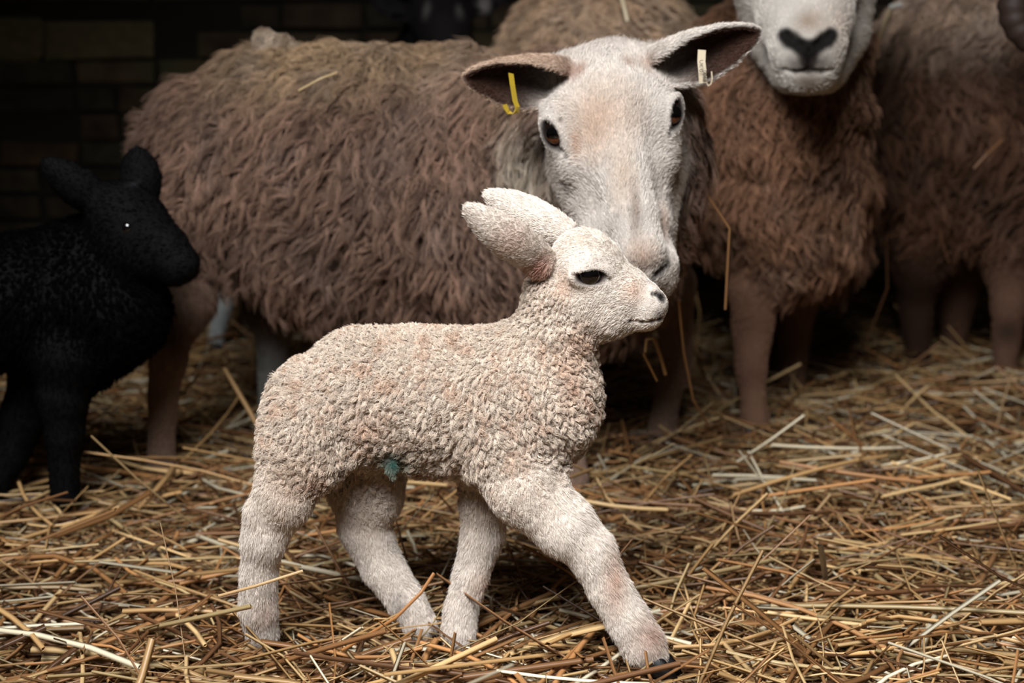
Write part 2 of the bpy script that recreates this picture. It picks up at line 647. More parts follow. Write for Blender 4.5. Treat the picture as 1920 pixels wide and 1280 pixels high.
def fur(name, parent, geo, attrs, n, wool=False, cell=0.015, amp=0.004, freq=1.5, clump=0.85, lift=0.5, grav=0.15, radius=0.00025, K=5,
        var=0.2, weight=None, seed=1, lenvar=0.35, swirl=2.0, grey=0.0, blot=0.0, mat=None, aniso=(1, 1, 1), holes=()):
    V, F, T, N, A = geo
    cols, Ls, wools, flows = attrs
    rng = np.random.default_rng(seed)
    w = np.clip((wools - 0.2) / 0.6, 0, 1) if wool else 1 - np.clip((wools - 0.6) / 0.35, 0, 1)
    w = w * (Ls > 0.0012)
    for c, M in holes:
        w = w * ((((V - c) @ M.T) ** 2).sum(1) > 1)
    if weight is not None:
        w = w * weight(V)
    s = sample_roots(T, V, N, A, w, n, rng)
    if s is None:
        return None
    tv, bw = s
    R, n_, f = interp(V, tv, bw), unit(interp(N, tv, bw)), interp(flows, tv, bw)
    col, L = interp(cols, tv, bw), interp(Ls, tv, bw)
    if wool:
        L = L * np.clip(0.35 + 0.65 * (interp(wools, tv, bw) - 0.3) / 0.5, 0.35, 1)
    t = unit(f - n_ * (f * n_).sum(1)[:, None] + 1e-6)
    cnt = len(R)
    S = np.linspace(0, 1, K)
    P = np.empty((cnt, K, 3))
    down = np.array([0, 0, -1.0])
    if wool:
        an = np.array(aniso)
        cen, rid, rid2 = cell_point(R * an, cell, seed)
        cen = cen / an
        cl = cen - n_ * ((cen - R) * n_).sum(1)[:, None]
        fn1 = vnoise(R, 9, seed + 7) - .5
        ang = (rid2 - 0.5) * swirl + fn1 * swirl * 1.2
        if callable(clump):
            clump = clump(R)
        clump = (clump * (0.55 + 0.6 * vnoise(R, 40, seed + 8)) * (0.8 + 0.4 * rng.random(cnt)))[:, None]
        L = L * (0.7 + 0.6 * vnoise(R, 22, seed + 9))
        b = np.cross(n_, t)
        t = t * np.cos(ang)[:, None] + b * np.sin(ang)[:, None]
        b = np.cross(n_, t)
        Ll = L * (1 - lenvar + 2 * lenvar * rid) * (0.7 + 0.6 * rng.random(cnt))
        ph = rid * 40 + rng.normal(0, 0.5, cnt)
        am = amp * (0.6 + 0.8 * rid2)
        for i, x in enumerate(S):
            base = R + (cl - R) * np.minimum(clump * min(1, x * 1.5) ** 0.8, .95)
            off = n_ * (lift * math.sin(x * math.pi / 2)) + t * ((1 - lift) * x ** 1.4) + down * (grav * x * x)
            wv = (np.sin(ph + x * freq * 6.283) - np.sin(ph))[:, None] * b * (am * min(1, x * 1.6))[:, None] + \
                 (np.cos(ph + x * freq * 6.283) - np.cos(ph))[:, None] * (0.6 * n_ + 0.6 * t) * (am * min(1, x * 1.6))[:, None] * 0.7
            P[:, i] = base + off * Ll[:, None] + wv
        gy_ = np.clip((vnoise(R, 17, seed + 11) - .45) * 3, 0, 1)[:, None] * grey
        lum = col @ np.array([.25, .6, .15])
        col = col * (1 - gy_) + lum[:, None] * np.array([.80, .74, .70]) * gy_
        col = col * (1 + blot * (vnoise(R, 11, seed + 12) - .5)[:, None] * 2)
        col = col * (1 + var * (rid[:, None] - 0.5) * 2) * (1 + 0.12 * rng.normal(0, 1, (cnt, 1)))
    else:
        Ll = L * (1 - lenvar + 2 * lenvar * rng.random(cnt))
        cen, rid, rid2 = cell_point(R, cell, seed)
        cl = cen - n_ * ((cen - R) * n_).sum(1)[:, None]
        jit = rng.normal(0, 0.16, (cnt, 3)) + (rid2[:, None] - 0.5) * 0.5 * np.cross(n_, t)
        for i, x in enumerate(S):
            off = n_ * (lift * x * (1 - 0.35 * x)) + (t + jit) * ((1 - lift) * x ** 1.2) + down * (grav * x * x)
            P[:, i] = R + off * Ll[:, None] + (cl - R) * (clump * x)
        col = col * (1 + var * (rid[:, None] - 0.5) * 2) * (1 + 0.10 * rng.normal(0, 1, (cnt, 1)))
    rad = radius * (1.0 - 0.75 * S ** 2)[None] * (0.7 + 0.6 * rng.random((cnt, 1)))
    return curves_obj(name, P, rad, col, parent, mat)


def eyeball(parent, c, r, look, up, kind='ewe'):
    """a glossy eyeball; iris and the sheep's broad pupil are patterns on the ball"""
    nu, nv = 48, 32
    look = unit(look); up = unit(np.asarray(up, float) - look * np.dot(up, look)); rt = np.cross(look, up)
    verts, cols = [], []
    for j in range(nv + 1):
        th = math.pi * j / nv
        for i in range(nu):
            ph = 2 * math.pi * i / nu
            a, b, d = math.sin(th) * math.cos(ph), math.sin(th) * math.sin(ph), math.cos(th)
            bulge = 1.06 if d > 0.8 else 1.0
            verts.append(c + r * (rt * a + up * b + look * d) * bulge)
            if kind == 'ewe':
                if d > 0 and (a / 0.78) ** 2 + ((b - .2) / 0.44) ** 2 < 1: q = lin(6, 5, 5)
                elif d > 0.52: q = lin(92, 50, 28) * (0.8 + 0.5 * ((i * 7919) % 13) / 13)
                else: q = lin(40, 26, 20)
            else:
                q = lin(10, 8, 8) if d > 0.45 else lin(34, 24, 20)
            cols.append(q)
    faces = []
    for j in range(nv):
        for i in range(nu):
            faces.append([j * nu + i, (j + 1) * nu + i, (j + 1) * nu + (i + 1) % nu, j * nu + (i + 1) % nu])
    return mesh_obj('eye', np.array(verts), np.array(faces), M_EYE, parent, vcol=np.array(cols))


def hoof(parent, c, size, fwd, mat, depth=0.0):
    """a cloven hoof: two toes side by side"""
    fwd = unit(np.array([fwd[0], fwd[1], 0.0])); side = np.array([-fwd[1], fwd[0], 0]); up = np.array([0, 0, 1.0])
    V, F = [], []
    for s in (-1, 1):
        b0 = len(V)
        rings = [(0.0, 1.0), (0.55, 0.9), (1.0, 0.62), (1.1, 0.3)]
        n = 10
        for hgt, sc in rings:
            for i in range(n):
                a = 2 * math.pi * i / n
                lx = math.cos(a) * sc * (1.05 if math.cos(a) > 0 else 0.7)
                V.append(c + fwd * size * (lx + 0.25 - 0.35 * hgt * (1 if True else 0)) + side * size * (0.42 * s + 0.40 * math.sin(a) * sc) + up * size * (hgt * 1.0 - 0.2))
        for k in range(len(rings) - 1):
            for i in range(n):
                F.append([b0 + k * n + i, b0 + k * n + (i + 1) % n, b0 + (k + 1) * n + (i + 1) % n, b0 + (k + 1) * n + i])
        F.append([b0 + i for i in range(n)][::-1])
        F.append([b0 + 3 * n + i for i in range(n)])
    return mesh_obj('hoof', np.array(V), F, mat, parent)


def finish(animal, name, base, label, h, fine=None, disp=None, group=None, skin=0.8):
    root = empty(name, base)
    sset(root, label, 'sheep' if name == 'sheep' else 'lamb', group or ('grown sheep gathered in the barn' if name == 'sheep' else 'lambs in the barn'))
    V, F = animal.surface(h, fine, disp)
    T, N, A = face_data(V, F)
    attrs = animal.attributes(V, N)
    mesh_obj('body', V, F, M_SKIN, root, vcol=attrs[0] * skin)
    print('%s %d verts %.1fs' % (label[:30], len(V), time.time() - T0))
    return root, (V, F, T, N, A), attrs


def smooth_band(p, axis, a, b):
    return np.clip((p[:, axis] - a) / (b - a), 0, 1)


# ================================================================== the barn: floor and brick wall
def floor_h(x, y):
    p = np.stack([np.asarray(x, float), np.asarray(y, float), np.zeros_like(np.asarray(x, float))], 1)
    return (vnoise(p, 2.2, 11) - 0.5) * 0.035 + (vnoise(p, 6.0, 12) - 0.5) * 0.02


gx, gy = np.meshgrid(np.linspace(-3.4, 3.4, 120), np.linspace(-0.6, 4.2, 100), indexing='ij')
gz = floor_h(gx.ravel(), gy.ravel()) - 0.055
gv = np.stack([gx.ravel(), gy.ravel(), gz], 1)
ii = np.arange(119)[:, None] * 100 + np.arange(99)[None]
gf = np.stack([ii, ii + 100, ii + 101, ii + 1], -1).reshape(-1, 4)
M_FLOOR = plain_mat('trodden_litter', (50, 33, 20), 0.95, 0.1, 45)
floor = mesh_obj('floor', gv, gf, M_FLOOR)
sset(floor, 'dark trodden earth floor under the straw', 'floor', kind='structure')

WALL_Y = 3.95
M_MORTAR = plain_mat('old_mortar', (38, 34, 27), 0.95, 0.1, 14)


def brick_material():
    m, nt, b = new_mat('old_brick')
    oi = nt.nodes.new('ShaderNodeObjectInfo')
    r = nt.nodes.new('ShaderNodeValToRGB')
    cr = r.color_ramp
    for pos, c in ((0.0, (44, 40, 30)), (0.3, (60, 48, 36)), (0.55, (70, 52, 38)), (0.8, (52, 50, 37)), (1.0, (88, 67, 50))):
        e = cr.elements.new(pos) if pos not in (0.0, 1.0) else cr.elements[0 if pos == 0 else -1]
        e.color = (*lin(*c), 1)
    tc = nt.nodes.new('ShaderNodeNewGeometry')
    n = nt.nodes.new('ShaderNodeTexNoise'); n.inputs['Scale'].default_value = 14; n.inputs['Detail'].default_value = 6
    n2 = nt.nodes.new('ShaderNodeTexNoise'); n2.inputs['Scale'].default_value = 3.5; n2.inputs['Detail'].default_value = 3
    mx = nt.nodes.new('ShaderNodeMix'); mx.data_type = 'RGBA'; mx.blend_type = 'MULTIPLY'; mx.inputs[0].default_value = 0.8
    mr = nt.nodes.new('ShaderNodeMapRange'); mr.inputs[1].default_value = 0.3; mr.inputs[2].default_value = 0.7; mr.inputs[3].default_value = 0.35; mr.inputs[4].default_value = 1.5
    mg = nt.nodes.new('ShaderNodeMix'); mg.data_type = 'RGBA'
    mr2 = nt.nodes.new('ShaderNodeMapRange'); mr2.inputs[1].default_value = 0.5; mr2.inputs[2].default_value = 0.7
    mg.inputs[7].default_value = (*lin(72, 72, 48), 1)
    nt.links.new(tc.outputs['Position'], n.inputs['Vector']); nt.links.new(tc.outputs['Position'], n2.inputs['Vector'])
    nt.links.new(oi.outputs['Random'], r.inputs[0])
    nt.links.new(n.outputs['Fac'], mr.inputs[0])
    nt.links.new(r.outputs[0], mx.inputs[6]); nt.links.new(mr.outputs[0], mx.inputs[7])
    nt.links.new(n2.outputs['Fac'], mr2.inputs[0]); nt.links.new(mr2.outputs[0], mg.inputs[0])
    nt.links.new(mx.outputs[2], mg.inputs[6]); nt.links.new(mg.outputs[2], b.inputs['Base Color'])
    bp = nt.nodes.new('ShaderNodeBump'); bp.inputs['Strength'].default_value = 0.6; bp.inputs['Distance'].default_value = 0.01
    nt.links.new(n.outputs['Fac'], bp.inputs['Height']); nt.links.new(bp.outputs[0], b.inputs['Normal'])
    b.inputs['Roughness'].default_value = 0.9
    b.inputs['Specular IOR Level'].default_value = 0.15
    return m


M_BRICK = brick_material()
M_STONE = plain_mat('pale_stone', (92, 82, 58), 0.9, 0.15, 9)


def box_faces():
    return [[0, 1, 3, 2], [4, 6, 7, 5], [0, 4, 5, 1], [2, 3, 7, 6], [0, 2, 6, 4], [1, 5, 7, 3]]


def brick_mesh(name, L, H, D, rnd, mat):
    """a worn brick: bevelled front, corners knocked about"""
    v, b = [], 0.006
    for y, ins in ((D, 0.0), (b, 0.0), (0.0, b)):
        for sx, sz in ((-1, -1), (1, -1), (1, 1), (-1, 1)):
            v.append(((L / 2 - ins) * sx + rnd.uniform(-.005, .005), y + rnd.uniform(-.002, .002), (H / 2 - ins) * sz + rnd.uniform(-.004, .004)))
    f = [[8, 9, 10, 11]]
    for k in (0, 4):
        for i in range(4):
            j = (i + 1) % 4
            f.append([k + i, k + j, k + 4 + j, k + 4 + i])
    me = bpy.data.meshes.new(name)
    me.from_pydata(v, [], f)
    me.materials.append(mat)
    return me


wv = [(x, WALL_Y + y, z) for x in (-3.4, 3.4) for y in (0.012, 0.2) for z in (-0.06, 2.4)]
wall = mesh_obj('wall_back', wv, box_faces(), M_MORTAR, smooth=False)
sset(wall, 'dark old brick wall at the back of the barn', 'wall', kind='structure')
rb = random.Random(3)
full = [brick_mesh('brick', 0.214, 0.064, 0.05, rb, M_BRICK) for _ in range(8)]
half = [brick_mesh('brick', 0.102, 0.064, 0.05, rb, M_BRICK) for _ in range(5)]
stonem = [brick_mesh('stone', 0.28, 0.095, 0.06, rb, M_STONE) for _ in range(2)]
for m_ in stonem:
    for v_ in m_.vertices:
        v_.co.x += rb.uniform(-.02, .02); v_.co.z += rb.uniform(-.014, .014)


def put(me, name, x, z, dy):
    o = bpy.data.objects.new(name, me)
    COL.objects.link(o)
    o.parent = wall
    o.location = (x, WALL_Y + dy, z)
    o.rotation_euler = (rb.uniform(-.02, .02), rb.uniform(-.012, .012), rb.uniform(-.02, .02))
    return o


# pale stones let into the brickwork near the top of the view
stones = [(-1.42, 0.655), (-1.12, 0.652)]
for sx_, sz_ in stones:
    put(stonem[stones.index((sx_, sz_))], 'stone', sx_, sz_, -0.012)
spare_v, spare_f = [], []
nb_parts = 0
for c in range(32):
    z = -0.03 + c * 0.0745
    x = -3.35 + (0.113 if c % 2 else 0)
    while x < 3.3:
        kind, step = (full, 0.2265) if rb.random() > 0.18 else (half, 0.1145)
        xc = x + step / 2
        x += step
        if any(abs(xc - s[0]) < 0.155 + step / 2 and abs(z - s[1]) < 0.078 for s in stones):
            continue
        seen = (-1.75 < xc < -0.35 and 0.2 < z < 1.0) or (-0.6 < xc < 0.5 and 0.5 < z < 1.0)
        if rb.random() < 0.01:
            continue
        if seen and nb_parts < 290:
            put(rb.choice(kind), 'brick', xc, z, rb.uniform(-0.008, 0.006))
            nb_parts += 1
        else:
            me = rb.choice(kind)
            b0 = len(spare_v)
            dy = rb.uniform(-0.008, 0.006)
            spare_v += [(q.co.x + xc, q.co.y + WALL_Y + dy, q.co.z + z) for q in me.vertices]
            spare_f += [[b0 + i for i in p.vertices] for p in me.polygons]
bw_ = mesh_obj('brickwork', spare_v, spare_f, M_BRICK, wall, smooth=False)
bw_['kind'] = 'stuff'
print('wall', nb_parts, time.time() - T0)

# ================================================================== colours
C_LAMB = lin(227, 208, 189)
C_LAMBW = lin(236, 222, 208)
C_PINK = lin(206, 152, 130)
C_FLEECE = lin(128, 100, 84)
C_FACE = lin(232, 220, 208)
C_TAN = lin(196, 160, 130)
C_DARK = lin(30, 24, 22)
C_INEAR = lin(70, 46, 36)
YAX = np.array([0, 1.0, 0])

# ================================================================== the white lamb in front
lb = Animal()
kw = dict(col=C_LAMB, L=0.0075, wool=1, k=0.035)
sp = (-0.85, -0.1, -0.55)
lb.chain([(588, 752, 90, 1.64), (680, 732, 121, 1.63), (790, 738, 129, 1.62), (900, 742, 130, 1.61), (985, 735, 118, 1.60)], flow=sp, **kw)
lb.chain([(560, 790, 66, 1.60), (572, 830, 72, 1.60)], flow=(-0.3, 0, -1), **kw)          # near ham
lb.chain([(600, 800, 70, 1.67), (660, 870, 66, 1.67)], flow=(0.1, 0, -1), **kw)           # far ham
lb.chain([(985, 735, 118, 1.60), (1022, 762, 92, 1.585)], flow=(0.2, -0.2, -1), **kw)
lb.chain([(1022, 770, 88, 1.585), (985, 850, 72, 1.585)], flow=(0.1, 0, -1), **kw)
lb.chain([(1012, 700, 92, 1.59), (1044, 622, 80, 1.585), (1052, 556, 74, 1.58)], flow=(0.0, 0, -1), **kw)
lb.chain([(700, 800, 78, 1.62), (800, 812, 78, 1.62), (900, 830, 72, 1.61)], flow=(-.3, 0, -1), **kw)   # belly
# head
hk = dict(col=C_LAMBW, L=0.0065, wool=0, k=0.018)
back = (-1, 0, 0.1)
lb.ball(1094, 488, 65, 1.575, flow=(-0.8, 0, 0.1), **hk)
lb.ball(1096, 550, 66, 1.575, flow=(-0.7, -.1, -0.8), **hk)
lb.ball(1118, 585, 52, 1.575, flow=(-0.7, 0, -0.9), **hk)
lb.chain([(1120, 520, 62, 1.572), (1172, 548, 50, 1.567), (1212, 568, 36, 1.563)], flow=back, **hk)
lb.chain([(1150, 590, 44, 1.57), (1208, 594, 27, 1.564), (1220, 596, 22, 1.563)], flow=back, **hk)
lb.chain([(1212, 560, 31, 1.563), (1230, 570, 22, 1.561)], col=C_LAMBW, L=0.003, wool=0, k=0.01, flow=back)
lb.ball(1088, 497, 34, 1.545, col=C_LAMBW, L=.007, k=0.02, flow=back)        # brow
# ears swept back
lb.ear(W(1024, 497, 1.545), W(876, 390, 1.505), (0.1, 1, -0.05), RM(32, 450, 1.55), 1.35, 1.0, 0.0036, C_LAMBW, C_PINK, L=0.005, bulge=0.012)
lb.ear(W(1062, 442, 1.63), W(912, 364, 1.675), (0.1, 1, -0.05), RM(32, 400, 1.63), 1.35, 1.0, 0.0036, C_LAMBW, C_PINK, L=0.005, bulge=0.006)
lb.ball(1010, 498, 26, 1.553, col=lin(205, 160, 140), L=.009, k=0.012, flow=(-.5, 0, -1))
# legs
lk = dict(col=C_LAMBW, L=0.0075, wool=0, k=0.02)
wk = dict(col=C_LAMB, L=0.011, wool=0.9, k=0.03)
lb.chain([(575, 815, 74, 1.595), (590, 862, 56, 1.585)], flow=(-.1, 0, -1), **wk)
lb.chain([(565, 850, 62, 1.585), (530, 930, 50, 1.575)], flow=(-.3, 0, -1), **wk)
lb.chain([(530, 930, 50, 1.575), (492, 962, 36, 1.575), (492, 1010, 38, 1.578), (485, 1080, 36, 1.585), (484, 1140, 37, 1.592), (492, 1186, 33, 1.60)], flow=(0, 0, -1), **lk)
lb.chain([(540, 950, 36, 1.577), (500, 1010, 34, 1.578)], flow=(-.2, 0, -1), **lk)
lb.chain([(690, 880, 74, 1.67), (692, 925, 62, 1.668)], flow=(0, 0, -1), **wk)
lb.chain([(690, 920, 62, 1.668), (682, 985, 50, 1.665), (716, 1060, 42, 1.662), (758, 1122, 37, 1.658), (788, 1172, 34, 1.655)], flow=(.3, 0, -1), **lk)
lb.chain([(915, 870, 60, 1.64), (908, 940, 42, 1.645)], flow=(0, 0, -1), **wk)
lb.chain([(908, 940, 42, 1.645), (906, 1000, 42, 1.645), (884, 1075, 35, 1.64), (864, 1145, 33, 1.635), (860, 1186, 35, 1.63)], flow=(-.1, 0, -1), **lk)
lb.chain([(960, 830, 88, 1.575), (985, 915, 66, 1.545)], flow=(.1, 0, -1), **wk)
lb.chain([(985, 915, 66, 1.545), (1058, 985, 60, 1.535), (1106, 1030, 49, 1.53), (1140, 1098, 42, 1.526), (1180, 1165, 43, 1.522), (1206, 1208, 44, 1.52), (1220, 1226, 34, 1.518)], flow=(.5, 0, -1), **lk)
lb.chain([(522, 716, 16, 1.60), (511, 790, 15, 1.595), (512, 860, 13, 1.59)], flow=(0, 0, -1), **dict(wk, k=0.012))     # tail
lb.chain([(735, 880, 14, 1.56), (737, 893, 9, 1.56)], col=lin(110, 96, 84), L=0.003, wool=0, k=0.008)     # navel
# eye opening, nostril, mouth
lb.eye(1109, 520, 31, 13, 0.06, C_LAMBW, rim=.0008, kind='lamb', ball=0.98, rimcol=lin(46, 30, 26))
lb.groove([(1136, 522, 5), (1145, 526, 4), (1149, 533, 2.5)], .5, dark=lin(60, 44, 38), wide=1.0)
lb.groove([(1082, 517, 4), (1074, 514, 2.5)], .5, dark=lin(90, 66, 54), wide=1.0)
lb.groove([(1224, 551, 2.5), (1233, 552, 4), (1241, 556, 4.5), (1245, 563, 3.5)], .55, dark=lin(16, 13, 13), wide=1.6)
lb.groove([(1182, 601, 2), (1204, 604, 2.4), (1224, 603, 2.8), (1239, 598, 3)], .6, dark=lin(48, 36, 36), wide=2.0)
lb.paint(1241, 558, 15, 1.552, lin(24, 19, 19), 1.0, 0.3, (.9, 2.0, .8))
lb.paint(1236, 588, 17, 1.55, lin(110, 98, 94), .7, 0.1)
lb.trims.append((W(1225, 575, 1.55), np.eye(3) / .04, .3))
lb.trims.append((W(1110, 530, 1.55), np.eye(3) / .07, .75))
lb.flush(); lb.cut_eyes()
lb.paint(960, 455, 60, 1.53, lin(226, 190, 172), .6, 0.0)
lb.paint(1085, 450, 50, 1.55, lin(220, 196, 172), .5, 0.0)
lb.paint(1060, 540, 34, 1.55, lin(214, 176, 150), .5, 0.0, (.7, 1.5, 1.5))
lb.paint(1190, 545, 34, 1.54, lin(218, 178, 152), .6, 0.1)
lb.paint(1012, 500, 34, 1.545, lin(176, 118, 98), .8, 0.1, (1, 1, 1.2))
lb.paint(740, 868, 58, 1.545, lin(150, 172, 156), .75, 0.0, (1.1, 2, .8))
lb.paint(738, 872, 30, 1.545, lin(20, 62, 56), .95, 0.1, (1.1, 2.5, .9))
lb.paint(1152, 1085, 56, 1.50, lin(190, 140, 114), .7, 0.0, (.6, 1.5, 1.6))
lb.paint(1222, 1190, 60, 1.50, lin(168, 122, 100), .8, 0.0)
lb.paint(910, 1090, 44, 1.62, lin(196, 150, 120), .6, 0.0)
lb.paint(745, 1130, 24, 1.63, lin(130, 120, 112), .7, 0.0, (1, 1, 2))
lb.paint(500, 1150, 40, 1.57, lin(206, 166, 150), .5, 0.0)
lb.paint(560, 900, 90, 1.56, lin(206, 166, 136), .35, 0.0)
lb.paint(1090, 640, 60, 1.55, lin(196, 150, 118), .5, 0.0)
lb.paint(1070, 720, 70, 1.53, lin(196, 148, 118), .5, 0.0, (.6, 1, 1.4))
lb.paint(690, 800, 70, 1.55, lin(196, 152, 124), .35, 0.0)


def lamb_disp(p):
    """the loose, finely folded skin of a newborn"""
    x, z = p[:, 0], p[:, 2]
    body = np.clip((z - 0.19) / 0.05, 0, 1) * (1 - np.clip((z - 0.39) / 0.03, 0, 1)) * np.clip((0.16 - x) / 0.06, 0, 1)
    f1 = vnoise(p + 0.006 * np.sin(p[:, [2, 2, 2]] * 90), (72, 30, 14), 5) - 0.5
    f2 = vnoise(p, (170, 170, 170), 6) - 0.5
    low = np.clip(1 - (z - 0.20) / 0.16, 0.25, 1)
    return body * (0.0100 * f1 * low + 0.0036 * f2)


lamb, g, at = finish(lb, 'lamb', (0, 1.6, 0), 'small white newborn lamb with curly wool walking in front of the ewe', 0.0026,
                     (W(1000, 660, 1.5), W(1270, 400, 1.7) + np.array([0, .1, 0]), 0.0017), lamb_disp, skin=0.8)
# wool colour mottling
at = list(at)
mot = vnoise(g[0], 60, 21) * 0.5 + vnoise(g[0], 150, 22) * 0.5
mk = np.clip((mot - 0.5) * 4, 0, 1)[:, None] * at[2][:, None] * 0.5
at[0] = at[0] * (1 - mk) + lin(198, 152, 120) * mk
eh = lb.holes
fur('wool', lamb, g, at, 200000, wool=True, aniso=(1.2, 1, .62), cell=0.0046, amp=0.0015, freq=1.2, swirl=3.0, clump=lambda R: 0.34 + 0.34 * np.clip((R[:, 0] + .02) / .1, 0, 1), lift=0.52, grav=0.08, radius=0.00019, K=5, var=0.16, seed=31, lenvar=0.3, holes=eh)
fur('coat', lamb, g, at, 130000, cell=0.010, clump=0.18, lift=0.26, grav=0.05, radius=0.00024, K=4, var=0.08, seed=32, holes=eh)
lb.put_eyes(lamb)
for hx, hy, hY, s, f in ((1230, 1246, 1.512, 0.023, (1, -.35)), (492, 1192, 1.60, 0.017, (1, -.2)), (796, 1184, 1.655, 0.017, (1, -.2)), (866, 1192, 1.63, 0.017, (1, -.2))):
    hoof(lamb, W(hx, hy, hY) + np.array([0, 0, -0.006]), s, f, M_HOOF if hx < 1000 else M_HOOF_BLACK)
print('lamb', time.time() - T0)

# ================================================================== the ewe behind the lamb
ew = Animal()
LAT = (YAX, 0.92)
C_FL_TOP = lin(176, 148, 116)  # yellower back wool, with light from above put into the colour
fk = dict(col=C_FLEECE, L=0.036, wool=1, k=0.10)
fl = (-0.55, 0, -1)
ew.chain([(398, 262, 136, 2.44), (520, 300, 205, 2.42), (680, 335, 248, 2.40), (850, 350, 252, 2.38), (1000, 372, 245, 2.36)], flow=fl, flat=LAT, **fk)
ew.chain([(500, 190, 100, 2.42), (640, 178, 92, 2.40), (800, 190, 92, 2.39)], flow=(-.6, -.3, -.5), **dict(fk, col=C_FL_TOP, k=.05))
ew.chain([(385, 330, 118, 2.40), (370, 430, 92, 2.36), (350, 560, 60, 2.32), (338, 605, 48, 2.31)], flow=(-.1, 0, -1), **dict(fk, k=.06))
ew.chain([(500, 420, 110, 2.5), (515, 560, 60, 2.5)], flow=(0, 0, -1), **dict(fk, k=.06))
ew.chain([(560, 500, 90, 2.36), (800, 520, 95, 2.34), (1000, 530, 95, 2.30)], flow=(-.1, 0, -1), **fk)
ew.chain([(1000, 372, 235, 2.36), (1085, 420, 195, 2.30)], flow=(0.1, 0, -1), **fk)
ew.chain([(1085, 440, 180, 2.29), (1165, 560, 82, 2.26)], flow=(.1, 0, -1), **dict(fk, k=.06))
ew.chain([(1060, 300, 190, 2.26), (1125, 240, 165, 2.12), (1150, 225, 130, 2.02)], flow=(0.1, .3, -1), **dict(fk, L=.034, k=.07))
ew.chain([(1205, 225, 112, 2.04), (1212, 360, 100, 2.08), (1205, 470, 80, 2.1)], flow=(.7, 0, -.6), **dict(fk, L=.034, k=.05))
ew.chain([(1150, 300, 130, 2.08), (1190, 430, 95, 2.10)], flow=(.3, 0, -1), **dict(fk, L=.034, k=.07))
ew.chain([(488, 72, 12, 2.42), (536, 84, 15, 2.40)], flow=(-1, 0, .2), **dict(fk, col=lin(240, 228, 212), wool=0, L=.010, k=.008))
ew.chain([(258, 215, 16, 2.44), (285, 260, 40, 2.44)], flow=(-1, 0, 1), **dict(fk, L=.02, k=.03))   # dock of the tail
ew.trims.append((W(508, 76, 2.41), np.eye(3) / .05, .25))
# head
fc = dict(col=C_FACE, L=0.0065, wool=0, k=0.03)
dn, upf = (0.15, -0.2, -1), (0, 0.3, 1)
ew.ball(1145, 195, 112, 1.955, flow=(0, .2, 1), **fc)
ew.ball(1150, 152, 60, 1.985, flow=(0, .3, 1), **dict(fc, L=.016))
ew.chain([(1146, 235, 118, 1.945), (1158, 320, 104, 1.925), (1178, 420, 80, 1.885), (1198, 480, 64, 1.865)], flow=(-0.1, 0.2, 1), **fc)
ew.chain([(1146, 190, 58, 1.900), (1160, 300, 54, 1.862), (1186, 400, 47, 1.828), (1202, 470, 46, 1.812), (1208, 500, 40, 1.815)], flow=(0, .2, 1), **dict(fc, k=.02))
ew.chain([(1052, 222, 44, 1.900), (1075, 300, 40, 1.895)], flow=(-.6, .3, -.4), **dict(fc, k=.025))
ew.chain([(1243, 208, 40, 1.905), (1236, 290, 38, 1.905)], flow=(.6, .3, -.4), **dict(fc, k=.025))
ew.chain([(1084, 315, 58, 1.965), (1136, 430, 58, 1.93), (1185, 520, 52, 1.89)], flow=(-.3, .4, -.6), **fc)
ew.chain([(1232, 320, 52, 1.975), (1222, 430, 46, 1.93), (1215, 520, 46, 1.89)], flow=(.3, .4, -.6), **fc)
ew.ball(1212, 515, 56, 1.850, flow=(0, .2, 1), **fc)
ew.ball(1246, 490, 24, 1.835, flow=(0, .2, 1), **dict(fc, k=.012))
ew.ball(1178, 502, 26, 1.835, flow=(0, .2, 1), **dict(fc, k=.012))
ew.chain([(1062, 142, 42, 1.97), (1150, 142, 52, 1.985), (1228, 128, 44, 1.97)], flow=(0, -.2, 1), **dict(fc, L=.014))
# ears
C_EAR = lin(206, 176, 152)
ew.ear(W(1050, 132, 1.955), W(874, 142, 1.905), (0.28, -1, -0.42), RM(47, 150, 1.93), 2.5, 1.15, 0.0042, C_EAR, C_INEAR, L=0.006, k=.008)
ew.ear(W(1232, 112, 1.955), W(1420, 58, 1.91), (-0.28, -1, -0.42), RM(46, 100, 1.93), 2.5, 1.1, 0.0042, C_FACE, C_INEAR, L=0.006, k=.008)
# legs
gk = dict(col=lin(150, 122, 104), L=0.006, wool=0, k=0.03)
ew.chain([(345, 560, 54, 2.31), (318, 650, 38, 2.29), (306, 740, 30, 2.285), (303, 830, 26, 2.285), (303, 872, 30, 2.285)], flow=(0, 0, -1), **gk)
ew.chain([(515, 560, 50, 2.5), (512, 660, 30, 2.5), (508, 800, 25, 2.49)], flow=(0, 0, -1), **dict(gk, col=lin(120, 118, 112)))
ew.chain([(1060, 640, 48, 2.22), (1064, 740, 32, 2.20), (1068, 830, 27, 2.19), (1074, 905, 32, 2.185)], flow=(0, 0, -1), **gk)
ew.chain([(1262, 540, 46, 2.42), (1272, 610, 36, 2.42), (1268, 682, 32, 2.42), (1250, 750, 25, 2.43), (1240, 816, 29, 2.43)], flow=(0, 0, -1), **gk)
